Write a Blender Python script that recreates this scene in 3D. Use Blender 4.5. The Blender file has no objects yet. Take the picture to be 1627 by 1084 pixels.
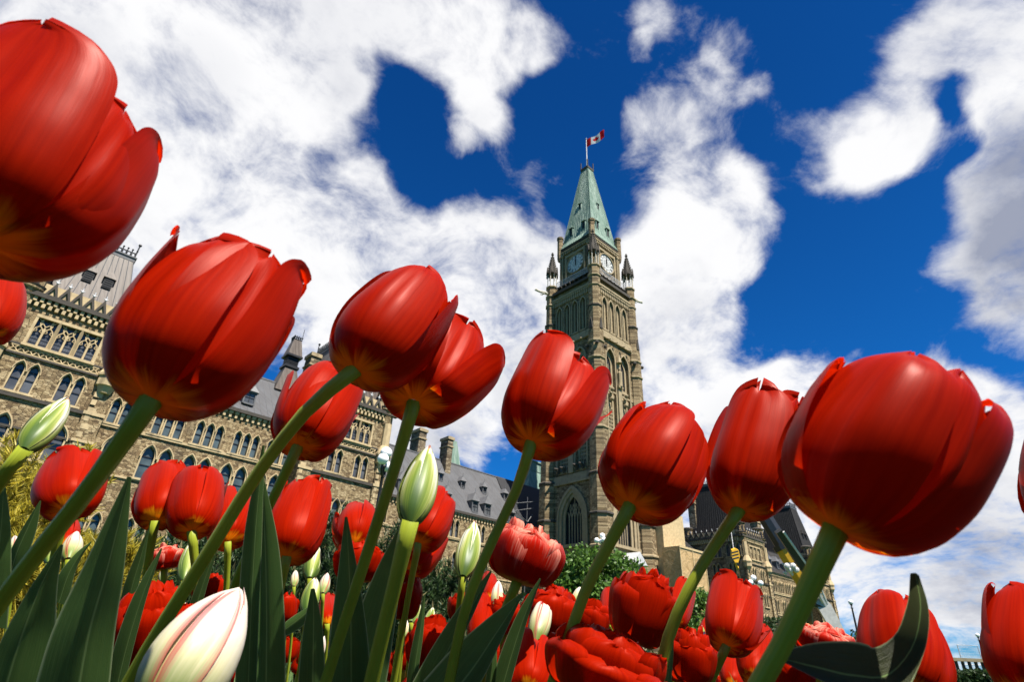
import bpy, bmesh, math, random
import numpy as np
from mathutils import Vector, Matrix, noise
from mathutils.geometry import tessellate_polygon

sc = bpy.context.scene
COL = sc.collection
# ---------------------------------------------------------------- camera
F_PX, PW, PH = 893.534, 1627.0, 1084.0            # focal length in pixels of the photograph
R = np.array([[0.728174497, -0.367721702, 0.578396621],
              [-0.683740921, -0.331197704, 0.650235676],
              [0.047542137, 0.868958475, 0.492596097]])   # columns: right, up, forward
C0 = np.array([0.0, 0.0, 0.30])                   # lens 30 cm above the flower bed
cam = bpy.data.objects.new('camera', bpy.data.cameras.new('camera'))
COL.objects.link(cam)
cam.data.sensor_fit = 'HORIZONTAL'; cam.data.sensor_width = 36.0
cam.data.lens = 36.0 * F_PX / PW
cam.data.clip_start = 0.01; cam.data.clip_end = 5000
m = Matrix.Identity(4)
for i in range(3):
    m[i][0], m[i][1], m[i][2], m[i][3] = R[i, 0], R[i, 1], -R[i, 2], C0[i]
cam.matrix_world = m
cam.data.dof.use_dof = True; cam.data.dof.focus_distance = 0.75; cam.data.dof.aperture_fstop = 22
sc.camera = cam

def at(px, py, d):                                # the point d metres deep along the lens axis
    return C0 + R @ (np.array([px - PW / 2, PH / 2 - py, F_PX]) / F_PX * d)
def ray(px, py):
    v = R @ np.array([px - PW / 2, PH / 2 - py, F_PX]); return v / np.linalg.norm(v)

# ---------------------------------------------------------------- light
SUN_AZ, SUN_EL = math.radians(182), math.radians(62)
sun_dir = Vector((math.sin(SUN_AZ) * math.cos(SUN_EL), math.cos(SUN_AZ) * math.cos(SUN_EL), math.sin(SUN_EL)))
sl = bpy.data.lights.new('sun', 'SUN'); sl.energy = 5.0; sl.angle = math.radians(0.5); sl.color = (1.0, 0.945, 0.85)
so = bpy.data.objects.new('sun', sl); COL.objects.link(so); so.location = (0, 0, 200)
so.rotation_euler = (-sun_dir).to_track_quat('-Z', 'Y').to_euler()
sc.view_settings.view_transform = 'Standard'; sc.view_settings.look = 'None'
sc.view_settings.exposure = 1.35; sc.view_settings.gamma = 1.0

w = bpy.data.worlds.new('World'); sc.world = w; w.use_nodes = True
nt = w.node_tree; nt.nodes.clear()
def N(t, typ, **kw):
    n = t.nodes.new(typ)
    for k, v in kw.items():
        if k.startswith('i_'): n.inputs[k[2:].replace('_', ' ')].default_value = v
        else: setattr(n, k, v)
    return n
def math_(t, op, a, b=None, c=None, clamp=False):
    n = t.nodes.new('ShaderNodeMath'); n.operation = op; n.use_clamp = clamp
    for k, x in enumerate((a, b, c)):
        if x is None: continue
        if isinstance(x, (int, float)): n.inputs[k].default_value = x
        else: t.links.new(x, n.inputs[k])
    return n.outputs[0]
def ramp(t, fac, stops, mode='LINEAR'):
    n = t.nodes.new('ShaderNodeValToRGB'); cr = n.color_ramp; cr.interpolation = mode
    while len(cr.elements) < len(stops): cr.elements.new(0.5)
    for e, (p, c) in zip(cr.elements, stops):
        e.position = p; e.color = (*c, 1.0) if len(c) == 3 else c
    if fac is not None: t.links.new(fac, n.inputs['Fac'])
    return n.outputs['Color']
def mixc(t, fac, a, b, mode='MIX'):
    n = t.nodes.new('ShaderNodeMix'); n.data_type = 'RGBA'; n.blend_type = mode
    for sock, x in ((n.inputs[0], fac), (n.inputs[6], a), (n.inputs[7], b)):
        if isinstance(x, (int, float)): sock.default_value = x
        elif isinstance(x, tuple): sock.default_value = (*x, 1.0) if len(x) == 3 else x
        else: t.links.new(x, sock)
    return n.outputs[2]
def noise_(t, vec, scale, detail=4.0, rough=0.55, dist=0.0):
    n = t.nodes.new('ShaderNodeTexNoise'); n.inputs['Scale'].default_value = scale
    n.inputs['Detail'].default_value = detail; n.inputs['Roughness'].default_value = rough
    n.inputs['Distortion'].default_value = dist
    if vec is not None: t.links.new(vec, n.inputs['Vector'])
    return n
def smooth(t, x, a, b):
    n = t.nodes.new('ShaderNodeMapRange'); n.interpolation_type = 'SMOOTHSTEP'
    n.inputs['From Min'].default_value = a; n.inputs['From Max'].default_value = b
    t.links.new(x, n.inputs['Value']); return n.outputs['Result']

# sky: Nishita air with broken cumulus laid out by direction
sky = N(nt, 'ShaderNodeTexSky', sky_type='NISHITA', sun_disc=False, sun_elevation=SUN_EL, sun_rotation=SUN_AZ,
        altitude=100.0, air_density=1.0, dust_density=0.3, ozone_density=3.0)
geo = N(nt, 'ShaderNodeTexCoord')
dirv = geo.outputs['Generated']
# cloud masses: direction (from photo px), angular radius in px, weight
CLOUDS = [(60, 180, 330, 1.3), (250, 120, 260, 1.3), (330, 290, 190, 1.15), (120, 420, 260, 1.2), (420, 80, 150, 1.05), (400, 200, 80, .9), (520, 90, 90, .7), (600, 40, 90, .75), (690, 40, 90, .95), (780, 40, 75, .9), (850, 40, 42, .8),
          (760, 120, 62, .75), (735, 180, 55, .7), (780, 185, 36, .65), (702, 228, 32, .55), (555, 190, 70, .55), (570, 260, 60, .45), (500, 150, 60, .6),
          (400, 420, 110, 1.1), (520, 420, 120, 1.05), (600, 370, 80, .9), (740, 365, 62, 1.0), (690, 420, 80, 1.0), (800, 420, 60, .85), (780, 520, 170, 1.25), (640, 540, 170, 1.2), (850, 450, 60, .9), (680, 660, 110, .9), (580, 310, 50, .5),
          (1030, 22, 42, .62), (1008, 76, 26, .5), (1172, 60, 42, .62), (1142, 112, 40, .6), (1182, 142, 36, .6), (1120, 190, 48, .55), (1240, 125, 24, .45),
          (1030, 232, 72, .62), (985, 200, 30, .45), (1120, 330, 88, .85), (1060, 395, 80, .95), (1165, 385, 60, .75), (1050, 490, 78, .95), (1112, 525, 62, .85), (1005, 430, 55, .95), (1110, 450, 75, .95), (1222, 560, 42, .5), (1180, 300, 40, .5), (1010, 520, 50, .8),
          (1605, 250, 118, 1.3), (1592, 120, 92, 1.1), (1615, 400, 98, 1.3), (1562, 38, 82, .85), (1480, 82, 52, .68), (1425, 112, 42, .66), (1548, 200, 55, .95), (1545, 300, 52, 1.05), (1645, 480, 75, 1.1),
          (1370, 238, 56, .9), (1418, 250, 46, .85), (1398, 190, 42, .66), (1348, 262, 34, .62), (1290, 285, 24, .4), (1425, 150, 34, .5),
          (1100, 650, 110, .95), (1230, 645, 85, .9), (1330, 640, 110, .9), (1470, 650, 100, .9), (1555, 660, 80, .95), (1400, 820, 180, .9), (1560, 880, 220, 1.0), (1600, 720, 100, .8), (1150, 790, 150, .95), (1030, 640, 70, .7),
          (-250, 300, 420, 1.2), (400, -250, 300, 1.0), (1950, 300, 300, 1.0), (1850, 900, 300, .9), (-900, 600, 500, .9), (2500, 600, 400, .7), (800, -900, 300, .6)]
HOLES = [(575, 165, 85, .42), (195, 20, 34, .8), (500, 240, 70, .3), (470, 335, 80, .42), (484, 384, 40, .35), (558, 112, 24, .7), (650, 165, 60, .9), (700, 290, 80, .9), (606, 215, 46, .6), (1478, 240, 42, .8), (1482, 180, 34, .5), (870, 200, 90, .5), (838, 385, 26, .55), (790, 340, 40, .5), (890, 330, 40, .5),
         (1300, 430, 110, .6), (1090, 590, 40, .4), (1455, 340, 80, .6), (1330, 90, 70, .5), (1250, 230, 60, .4), (820, 735, 70, .5), (1590, 800, 40, .35), (1360, 700, 40, .3)]
SHADES = [(1650, 300, 130, 1.0), (1620, 430, 95, .9), (1500, 840, 150, .35), (1400, 760, 90, .35), (560, 60, 110, .25), (330, 150, 60, .3), (860, 600, 80, .35), (640, 700, 110, .5), (1200, 720, 90, .3), (20, 420, 110, .5), (1620, 950, 120, .35)]
acc = None
nz = noise_(nt, dirv, 3.2, 3.0, 0.5)
off = nt.nodes.new('ShaderNodeVectorMath'); off.operation = 'MULTIPLY_ADD'
nt.links.new(nz.outputs['Color'], off.inputs[0]); off.inputs[1].default_value = (.16, .16, .16); nt.links.new(dirv, off.inputs[2])
warp = nt.nodes.new('ShaderNodeVectorMath'); warp.operation = 'SUBTRACT'
nt.links.new(off.outputs[0], warp.inputs[0]); warp.inputs[1].default_value = (.08, .08, .08)
wn = nt.nodes.new('ShaderNodeVectorMath'); wn.operation = 'NORMALIZE'; nt.links.new(warp.outputs[0], wn.inputs[0])
shade = None
for sgn, lst in ((1, CLOUDS), (-1, HOLES), (0, SHADES)):
    for (px, py, rad, wt) in lst:
        d = ray(px, py)
        rr = math.atan(rad / math.hypot(F_PX, math.hypot(px - PW / 2, py - PH / 2)))
        dp = nt.nodes.new('ShaderNodeVectorMath'); dp.operation = 'DOT_PRODUCT'
        nt.links.new(wn.outputs[0], dp.inputs[0]); dp.inputs[1].default_value = tuple(d)
        g = smooth(nt, dp.outputs['Value'], math.cos(rr * 1.35), 1.0)
        if sgn: acc = math_(nt, 'MULTIPLY_ADD', g, sgn * wt, acc if acc is not None else 0.0)
        else: shade = math_(nt, 'MULTIPLY_ADD', g, wt, shade if shade is not None else 0.0)
def layer(v):                                           # the cloud deck seen in perspective
    s_ = nt.nodes.new('ShaderNodeSeparateXYZ'); nt.links.new(v, s_.inputs[0]); k = math_(nt, 'DIVIDE', 1.0, math_(nt, 'ADD', math_(nt, 'MAXIMUM', s_.outputs[2], 0.0), .38))
    m_ = nt.nodes.new('ShaderNodeVectorMath'); m_.operation = 'SCALE'; nt.links.new(v, m_.inputs[0]); nt.links.new(k, m_.inputs['Scale']); return m_.outputs[0]
deck, deck0 = layer(wn.outputs[0]), layer(dirv)
n1 = noise_(nt, deck, 5.0, 10.0, 0.64, .3)
n2 = noise_(nt, deck0, 16.0, 8.0, 0.60, .3)
base = math_(nt, 'MINIMUM', math_(nt, 'MULTIPLY', acc, .62), 0.84)
dens = math_(nt, 'MULTIPLY_ADD', math_(nt, 'SUBTRACT', n1.outputs['Fac'], 0.5), 2.55, base)
dens = math_(nt, 'MULTIPLY_ADD', math_(nt, 'SUBTRACT', n2.outputs['Fac'], 0.5), 0.85, dens)
cover = smooth(nt, dens, 0.04, 1.0)
gn = noise_(nt, deck0, 4.2, 8.0, .6).outputs['Fac']
thick = math_(nt, 'MULTIPLY_ADD', smooth(nt, gn, .46, .76), .34, math_(nt, 'MULTIPLY', shade, math_(nt, 'MULTIPLY_ADD', gn, 1.5, -.05)), True)
SKYM = 0.05
blue = mixc(nt, 1.0, sky.outputs['Color'], (0.05, 0.46, 0.94), 'MULTIPLY')
szz = nt.nodes.new('ShaderNodeSeparateXYZ'); nt.links.new(dirv, szz.inputs[0])
blue = mixc(nt, smooth(nt, szz.outputs[2], .25, .95), mixc(nt, 1.0, blue, (1.1, 1.12, 1.12), 'MULTIPLY'), mixc(nt, 1.0, blue, (.6, .68, .76), 'MULTIPLY'))
cloudc = mixc(nt, thick, (7.8, 7.8, 7.9), (2.7, 2.95, 3.8))
skyc = mixc(nt, cover, blue, cloudc)
bg = N(nt, 'ShaderNodeBackground'); bg.inputs['Strength'].default_value = SKYM
nt.links.new(skyc, bg.inputs['Color'])
wo = N(nt, 'ShaderNodeOutputWorld'); nt.links.new(bg.outputs[0], wo.inputs['Surface'])
w.cycles.sampling_method = 'MANUAL'; w.cycles.sample_map_resolution = 512

# ---------------------------------------------------------------- helpers
ORG = {}
class MB:
    """collects faces in world coordinates; build() links them as ONE mesh object"""
    def __init__(s): s.v = []; s.f = []; s.uv = None; s.mi = []; s.cur = 0
    def add(s, vs, fs):
        b = len(s.v); s.v.extend([tuple(map(float, p)) for p in vs])
        for f in fs: s.f.append(tuple(b + i for i in f)); s.mi.append(s.cur)
    def box(s, x0, x1, y0, y1, z0, z1):
        s.add([(x0, y0, z0), (x1, y0, z0), (x1, y1, z0), (x0, y1, z0), (x0, y0, z1), (x1, y0, z1), (x1, y1, z1), (x0, y1, z1)],
              [(0, 3, 2, 1), (4, 5, 6, 7), (0, 1, 5, 4), (1, 2, 6, 5), (2, 3, 7, 6), (3, 0, 4, 7)])
    def frustum(s, a, za, b, zb):                 # a, b = (x0,x1,y0,y1)
        s.add([(a[0], a[2], za), (a[1], a[2], za), (a[1], a[3], za), (a[0], a[3], za), (b[0], b[2], zb), (b[1], b[2], zb), (b[1], b[3], zb), (b[0], b[3], zb)],
              [(0, 3, 2, 1), (4, 5, 6, 7), (0, 1, 5, 4), (1, 2, 6, 5), (2, 3, 7, 6), (3, 0, 4, 7)])
    def lathe(s, cx, cy, prof, n=8, rot=None, cap=True):   # prof = [(z, r)]
        rot = math.pi / n if rot is None else rot
        b = len(s.v)
        vs = [(cx + r * math.cos(rot + 2 * math.pi * k / n), cy + r * math.sin(rot + 2 * math.pi * k / n), z) for z, r in prof for k in range(n)]
        fs = [(i * n + k, i * n + (k + 1) % n, (i + 1) * n + (k + 1) % n, (i + 1) * n + k) for i in range(len(prof) - 1) for k in range(n)]
        if cap: fs += [tuple(range(n - 1, -1, -1)), tuple((len(prof) - 1) * n + k for k in range(n))]
        s.add(vs, fs)
    def tube(s, pts, rad, n=8, cap=True):
        pts = [np.array(p, float) for p in pts]; k = len(pts)
        rad = [rad] * k if isinstance(rad, (int, float)) else rad
        vs = []; ref = None
        for i, p in enumerate(pts):
            t = pts[min(i + 1, k - 1)] - pts[max(i - 1, 0)]; t = t / (np.linalg.norm(t) + 1e-12)
            if ref is None:
                ref = np.cross(t, [0, 0, 1] if abs(t[2]) < .9 else [1, 0, 0])
            ref = ref - t * (ref @ t); ref /= np.linalg.norm(ref); b2 = np.cross(t, ref)
            for j in range(n):
                a = 2 * math.pi * j / n
                vs.append(p + rad[i] * (math.cos(a) * ref + math.sin(a) * b2))
        fs = [(i * n + j, i * n + (j + 1) % n, (i + 1) * n + (j + 1) % n, (i + 1) * n + j) for i in range(k - 1) for j in range(n)]
        if cap: fs += [tuple(range(n - 1, -1, -1)), tuple((k - 1) * n + j for j in range(n))]
        s.add(vs, fs)
    def ball(s, c, r, nu=12, nv=8, sq=(1, 1, 1)):
        prof = [(c[2] - r * math.cos(math.pi * (i + .02) / (nv + .04)) * sq[2], max(r * math.sin(math.pi * i / nv), 1e-3 * r)) for i in range(nv + 1)]
        s.lathe(c[0], c[1], prof, nu)
    def extrude(s, poly, o, ux, uy, un, depth):   # polygon in a plane (o,ux,uy), thickness depth along un
        o, ux, uy, un = map(lambda q: np.array(q, float), (o, ux, uy, un)); n = len(poly)
        A = [o + ux * a + uy * b for a, b in poly]; B = [p + un * depth for p in A]
        tri = tessellate_polygon([[Vector((a, b, 0)) for a, b in poly]])
        s.add(A + B, [tuple(t) for t in tri] + [tuple(n + i for i in reversed(t)) for t in tri] + [(i, (i + 1) % n, n + (i + 1) % n, n + i) for i in range(n)])
    def holed(s, outer, holes, o, ux, uy, un, reveal):     # a wall sheet with openings and their reveals (inwards = -un)
        o, ux, uy, un = map(lambda q: np.array(q, float), (o, ux, uy, un))
        loops = [[Vector((a, b, 0)) for a, b in outer]] + [[Vector((a, b, 0)) for a, b in h] for h in holes]
        flat = [p for l in ([outer] + holes) for p in l]
        tri = tessellate_polygon(loops)
        s.add([o + ux * a + uy * b for a, b in flat], [tuple(t) for t in tri])
        for h in holes:
            n = len(h); P = [o + ux * a + uy * b for a, b in h]; Q = [p - un * reveal for p in P]
            s.add(P + Q, [(i, (i + 1) % n, n + (i + 1) % n, n + i) for i in range(n)])
    def ring(s, outer, inner, o, ux, uy, un, depth):       # frame between two outlines of equal point count, standing proud by depth
        o, ux, uy, un = map(lambda q: np.array(q, float), (o, ux, uy, un)); n = len(outer)
        f = lambda L, d: [o + ux * a + uy * b + un * d for a, b in L]
        vs = f(outer, 0) + f(outer, depth) + f(inner, depth) + f(inner, 0)
        fs = []
        for i in range(n):
            j = (i + 1) % n
            for k in range(3): fs.append((k * n + i, k * n + j, (k + 1) * n + j, (k + 1) * n + i))
        s.add(vs, fs)
    def mesh(s, name, mats, org=(0, 0, 0), smooth=False):
        me = bpy.data.meshes.new(name)
        o = np.array(org, float)
        me.from_pydata([tuple(np.array(p) - o) for p in s.v], [], s.f)
        for mt in (mats if isinstance(mats, (list, tuple)) else [mats]): me.materials.append(mt)
        if any(s.mi): me.polygons.foreach_set('material_index', s.mi)
        if s.uv is not None:
            L = me.uv_layers.new(name='UVMap'); uv = np.array(s.uv)
            idx = np.empty(len(me.loops), int); me.loops.foreach_get('vertex_index', idx)
            L.data.foreach_set('uv', uv[idx].astype(np.float32).ravel())
        bm = bmesh.new(); bm.from_mesh(me); bmesh.ops.recalc_face_normals(bm, faces=bm.faces); bm.to_mesh(me); bm.free()
        if smooth: me.polygons.foreach_set('use_smooth', [True] * len(me.polygons))
        return me
    def build(s, name, mats, parent=None, smooth=False):
        org = ORG.get(parent.name, (0, 0, 0)) if parent else (0, 0, 0)
        o = bpy.data.objects.new(name, s.mesh(name, mats, org, smooth)); COL.objects.link(o)
        if parent: o.parent = parent; ORG[o.name] = org
        return o
def thing(name, label, cat, loc=(0, 0, 0), group=None):
    o = bpy.data.objects.new(name, None); COL.objects.link(o); o.location = loc; o.empty_display_size = .1
    ORG[o.name] = tuple(loc); return tag(o, label, cat, group)
def tag(o, label, cat, group=None):
    o['label'] = label; o['category'] = cat
    if group: o['group'] = group
    return o
def struct(o, kind='structure'): o['kind'] = kind; return o
CACHE = {}
def put(name, key, maker, mats, parent, loc=(0, 0, 0), rotz=0.0, smooth=False):
    """a part that shares its mesh with the others of its key; loc in the world"""
    if key not in CACHE: CACHE[key] = maker().mesh(name, mats, (0, 0, 0), smooth)
    o = bpy.data.objects.new(name, CACHE[key]); COL.objects.link(o)
    o.parent = parent; po = ORG.get(parent.name, (0, 0, 0))
    o.location = tuple(np.array(loc, float) - np.array(po)); o.rotation_euler = (0, 0, rotz)
    return o

# ---------------------------------------------------------------- materials
def material(name, rough=.6, spec=.3):
    mt = bpy.data.materials.new(name); mt.use_nodes = True; t = mt.node_tree
    b = t.nodes['Principled BSDF']; b.inputs['Roughness'].default_value = rough
    b.inputs['Specular IOR Level'].default_value = spec
    return mt, t, b
def plain(name, col, rough=.6, metal=0., spec=.3, var=.25, scale=3.):
    mt, t, b = material(name, rough, spec); b.inputs['Metallic'].default_value = metal
    g = N(t, 'ShaderNodeNewGeometry'); n = noise_(t, g.outputs['Position'], scale, 6)
    c = ramp(t, n.outputs['Fac'], [(.25, tuple(x * (1 - var) for x in col)), (.75, tuple(min(1, x * (1 + var)) for x in col))])
    t.links.new(c, b.inputs['Base Color']); return mt
def bump(t, b, h, strength=.4, dist=.02):
    n = N(t, 'ShaderNodeBump'); n.inputs['Strength'].default_value = strength; n.inputs['Distance'].default_value = dist
    t.links.new(h, n.inputs['Height']); t.links.new(n.outputs[0], b.inputs['Normal'])
def wall_uv(t, su, sv):
    g = N(t, 'ShaderNodeNewGeometry'); s = N(t, 'ShaderNodeSeparateXYZ'); t.links.new(g.outputs['Position'], s.inputs[0])
    u = math_(t, 'ADD', s.outputs[0], s.outputs[1]); cb = N(t, 'ShaderNodeCombineXYZ')
    t.links.new(math_(t, 'MULTIPLY', u, su), cb.inputs[0]); t.links.new(math_(t, 'MULTIPLY', s.outputs[2], sv), cb.inputs[1])
    return g, cb.outputs[0], s
def stone_mat(name, cols, su=1.5, sv=3.0, tone=1.0, stain=.5):
    mt, t, b = material(name, .9, .15)
    g, uv, s = wall_uv(t, su, sv)
    nz = noise_(t, uv, 1.3, 3); ad = N(t, 'ShaderNodeVectorMath', operation='MULTIPLY_ADD')
    t.links.new(nz.outputs['Color'], ad.inputs[0]); ad.inputs[1].default_value = (.5, .5, 0); t.links.new(uv, ad.inputs[2])
    v = N(t, 'ShaderNodeTexVoronoi', voronoi_dimensions='2D', distance='CHEBYCHEV'); v.inputs['Randomness'].default_value = .8
    t.links.new(ad.outputs[0], v.inputs['Vector']); v.inputs['Scale'].default_value = 1.0
    e = N(t, 'ShaderNodeTexVoronoi', voronoi_dimensions='2D', feature='DISTANCE_TO_EDGE'); t.links.new(ad.outputs[0], e.inputs['Vector']); e.inputs['Scale'].default_value = 1.0; e.inputs['Randomness'].default_value = .8
    sp = N(t, 'ShaderNodeSeparateColor'); t.links.new(v.outputs['Color'], sp.inputs[0])
    c = ramp(t, sp.outputs[0], [(0, cols[0]), (.25, cols[1]), (.6, cols[2]), (1, cols[3])])
    mort = smooth(t, e.outputs['Distance'], 0.0, .09)
    c = mixc(t, mort, tuple(x * .45 for x in cols[1]), c)
    st = noise_(t, g.outputs['Position'], .35, 6, .65)
    c = mixc(t, math_(t, 'MULTIPLY', smooth(t, st.outputs['Fac'], .5, .72), stain), c, (.05, .042, .035))
    gr = noise_(t, g.outputs['Position'], 9, 4)
    c = mixc(t, .35, c, ramp(t, gr.outputs['Fac'], [(.3, (.3, .3, .3)), (.7, (1, 1, 1))]), 'MULTIPLY')
    t.links.new(c, b.inputs['Base Color']); bump(t, b, math_(t, 'ADD', mort, gr.outputs['Fac']), .7, .05)
    return mt
M = {}
M['rubble'] = stone_mat('rubble_sandstone', [(.085, .058, .033), (.19, .132, .07), (.285, .207, .112), (.40, .308, .18)], 3.4, 6.4, stain=.6)
M['tower'] = stone_mat('tower_sandstone', [(.095, .066, .036), (.195, .14, .077), (.27, .20, .113), (.345, .265, .155)], 2.4, 4.2, stain=.5)
M['darkrubble'] = stone_mat('dark_sandstone', [(0.075, 0.0562, 0.0375), (0.165, 0.124, 0.0788), (0.24, 0.188, 0.12), (0.315, 0.255, 0.173)], 1.6, 3.2, stain=.6)
def dressed(name, col, stain=.55):
    mt, t, b = material(name, .85, .15)
    g, uv, s = wall_uv(t, 1, 1)
    n = noise_(t, g.outputs['Position'], 2.2, 7, .6)
    c = ramp(t, n.outputs['Fac'], [(.3, tuple(x * .72 for x in col)), (.65, col), (.85, tuple(min(1, x * 1.12) for x in col))])
    mp = N(t, 'ShaderNodeVectorMath', operation='MULTIPLY'); t.links.new(g.outputs['Position'], mp.inputs[0]); mp.inputs[1].default_value = (1.2, 1.2, .25)
    st = noise_(t, mp.outputs[0], 1.2, 5, .6)
    c = mixc(t, math_(t, 'MULTIPLY', smooth(t, st.outputs['Fac'], .52, .72), stain), c, (.055, .045, .035))
    t.links.new(c, b.inputs['Base Color']); bump(t, b, n.outputs['Fac'], .3, .02); return mt
M['dress'] = dressed('dressed_sandstone', (.45, .345, .20))
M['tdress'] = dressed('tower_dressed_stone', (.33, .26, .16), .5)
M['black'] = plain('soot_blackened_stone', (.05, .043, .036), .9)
M['gargoyle'] = plain('pale_carved_stone', (.5, .46, .38), .9)
def metal_roof(name, col, streak, seam=1.7, rough=.5, axis='u'):
    mt, t, b = material(name, rough, .4)
    g, uv, s = wall_uv(t, 1, 1)
    mp = N(t, 'ShaderNodeVectorMath', operation='MULTIPLY'); t.links.new(uv, mp.inputs[0]); mp.inputs[1].default_value = (2.6, .18, 1)
    n = noise_(t, mp.outputs[0], 1.6, 6, .65)
    c = mixc(t, smooth(t, n.outputs['Fac'], .4, .68), col, streak)
    n2 = noise_(t, g.outputs['Position'], .6, 5); c = mixc(t, .5, c, ramp(t, n2.outputs['Fac'], [(.3, (.55, .55, .55)), (.7, (1, 1, 1))]), 'MULTIPLY')
    t.links.new(c, b.inputs['Base Color']); b.inputs['Specular IOR Level'].default_value = .15; return mt
M['roof'] = metal_roof('grey_metal_roof', (.092, .094, .10), (.075, .07, .07))
M['mansard'] = metal_roof('weathered_brown_roof', (.115, .093, .08), (.055, .04, .032))
M['darkroof'] = metal_roof('dark_slate_roof', (.016, .015, .015), (.03, .028, .027), rough=.75)
M['copper'] = metal_roof('green_copper', (.12, .195, .155), (.27, .34, .29), rough=.7)
M['seam'] = plain('roof_seam_metal', (.10, .10, .105), .5)
M['iron'] = plain('black_iron', (.02, .02, .022), .45, .3)
M['lead'] = plain('grey_flashing', (.42, .42, .43), .5)
def glass_mat(name, col, rough=.08):
    mt, t, b = material(name, rough, .5)
    g, uv, s = wall_uv(t, 1, 1); n = noise_(t, g.outputs['Position'], .9, 3)
    c = ramp(t, n.outputs['Fac'], [(.35, tuple(x * .5 for x in col)), (.65, col)])
    t.links.new(c, b.inputs['Base Color']); n2 = noise_(t, g.outputs['Position'], 2.5, 2); bump(t, b, n2.outputs['Fac'], .15, .02)
    return mt
M['glass'] = glass_mat('window_glass', (.095, .10, .108), .14)
M['tealglass'] = glass_mat('greenish_window_glass', (.075, .10, .105), .14)
M['blind'] = plain('drawn_window_blind', (.40, .41, .43), .7)
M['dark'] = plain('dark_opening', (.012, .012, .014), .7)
M['white'] = plain('white_enamel', (.52, .52, .5), .4, var=.06)
# ---------------------------------------------------------------- setting: ground
g = MB(); g.add([(-900, -900, 0), (900, -900, 0), (900, 900, 0), (-900, 900, 0)], [(0, 1, 2, 3)])
mt, t, b = material('lawn_grass', .9, .1); gg = N(t, 'ShaderNodeNewGeometry')
n = noise_(t, gg.outputs['Position'], 1.5, 8, .7); t.links.new(ramp(t, n.outputs['Fac'], [(.3, (.02, .045, .012)), (.7, (.06, .11, .03))]), b.inputs['Base Color']); M['grass'] = mt
struct(g.build('ground', M['grass']))
mt, t, b = material('dark_garden_soil', .95, .1); gg = N(t, 'ShaderNodeNewGeometry')
n = noise_(t, gg.outputs['Position'], 60, 8, .7); t.links.new(ramp(t, n.outputs['Fac'], [(.3, (.012, .009, .006)), (.7, (.05, .035, .022))]), b.inputs['Base Color']); bump(t, b, n.outputs['Fac'], 1, .02); M['soil'] = mt
g = MB(); g.add([(-3, -2, .004), (6, -2, .004), (6, 3.5, .004), (-3, 3.5, .004)], [(0, 1, 2, 3)])
struct(g.build('flower_bed_soil', M['soil']))

# ---------------------------------------------------------------- masonry kit
def arch(cx, half, z0, zs, apex, n=7):
    h = apex - zs; k = (h * h - half * half) / (2 * half); r = half + k
    a1 = math.atan2(h, k)
    right = [(cx - k + r * math.cos(a1 * i / n), zs + r * math.sin(a1 * i / n)) for i in range(n + 1)]
    left = [(2 * cx - x, z) for x, z in right[:-1]]
    return [(cx - half, z0), (cx + half, z0)] + right[:] + left[::-1]
def rect(x0, x1, z0, z1): return [(x0, z0), (x1, z0), (x1, z1), (x0, z1)]
LX, LZ, LN = (1, 0, 0), (0, 0, 1), (0, -1, 0)
def band(mb, cx, h0, h1, zs, apex0, apex1, n, proud):  # hood mould over a pointed arch
    a = arch(cx, h0, zs, zs, apex0, n)[2:]; c = arch(cx, h1, zs, zs, apex1, n)[2:]
    L = len(a)
    f = lambda P, d: [(x, -d, z) for x, z in P]
    vs = f(a, 0) + f(a, proud) + f(c, proud) + f(c, 0); fs = []
    for i in range(L - 1):
        for k in range(3): fs.append((k * L + i, k * L + i + 1, (k + 1) * L + i + 1, (k + 1) * L + i))
    fs += [(0, L, 2 * L, 3 * L), (L - 1, 2 * L - 1, 3 * L - 1, 4 * L - 1)]
    mb.add(vs, fs)
def lancets(cxs, half, zs, apex, pad, hood, sill_w, dark_hood=False):
    """openings, surround mesh and glass mesh of a group of pointed lights, sill centre at the origin, facing -y"""
    ops = [arch(c, half, 0, zs, apex) for c in cxs]
    fr = MB()
    for c in cxs:
        o = arch(c, half + pad, 0, zs, apex + pad * 1.25); i = arch(c, half, 0, zs, apex)
        fr.ring(o, i, (0, 0, 0), LX, LZ, LN, .05)
        band(fr, c, half + pad, half + hood, zs - .1, apex + pad * 1.25, apex + hood * 1.3, 7, .14)
    fr.box(-sill_w / 2, sill_w / 2, -.16, .02, -.16, -.003)
    pn = MB()
    for k, c in enumerate(cxs):
        P = arch(c, half + .02, -.02, zs, apex + .02)
        pn.extrude(P, (0, .27, 0), LX, LZ, LN, .02)
        pn.cur = 1
        pn.box(c - half, c + half, .2, .25, zs * .62 - .03, zs * .62 + .03); pn.box(c - half, c + half, .2, .25, zs - .04, zs + .04)
        for sx in (-1, 1): pn.box(c + sx * half - .025, c + sx * half + .025, .2, .25, 0, zs)
        pn.cur = 0
    return ops, fr, pn
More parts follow.
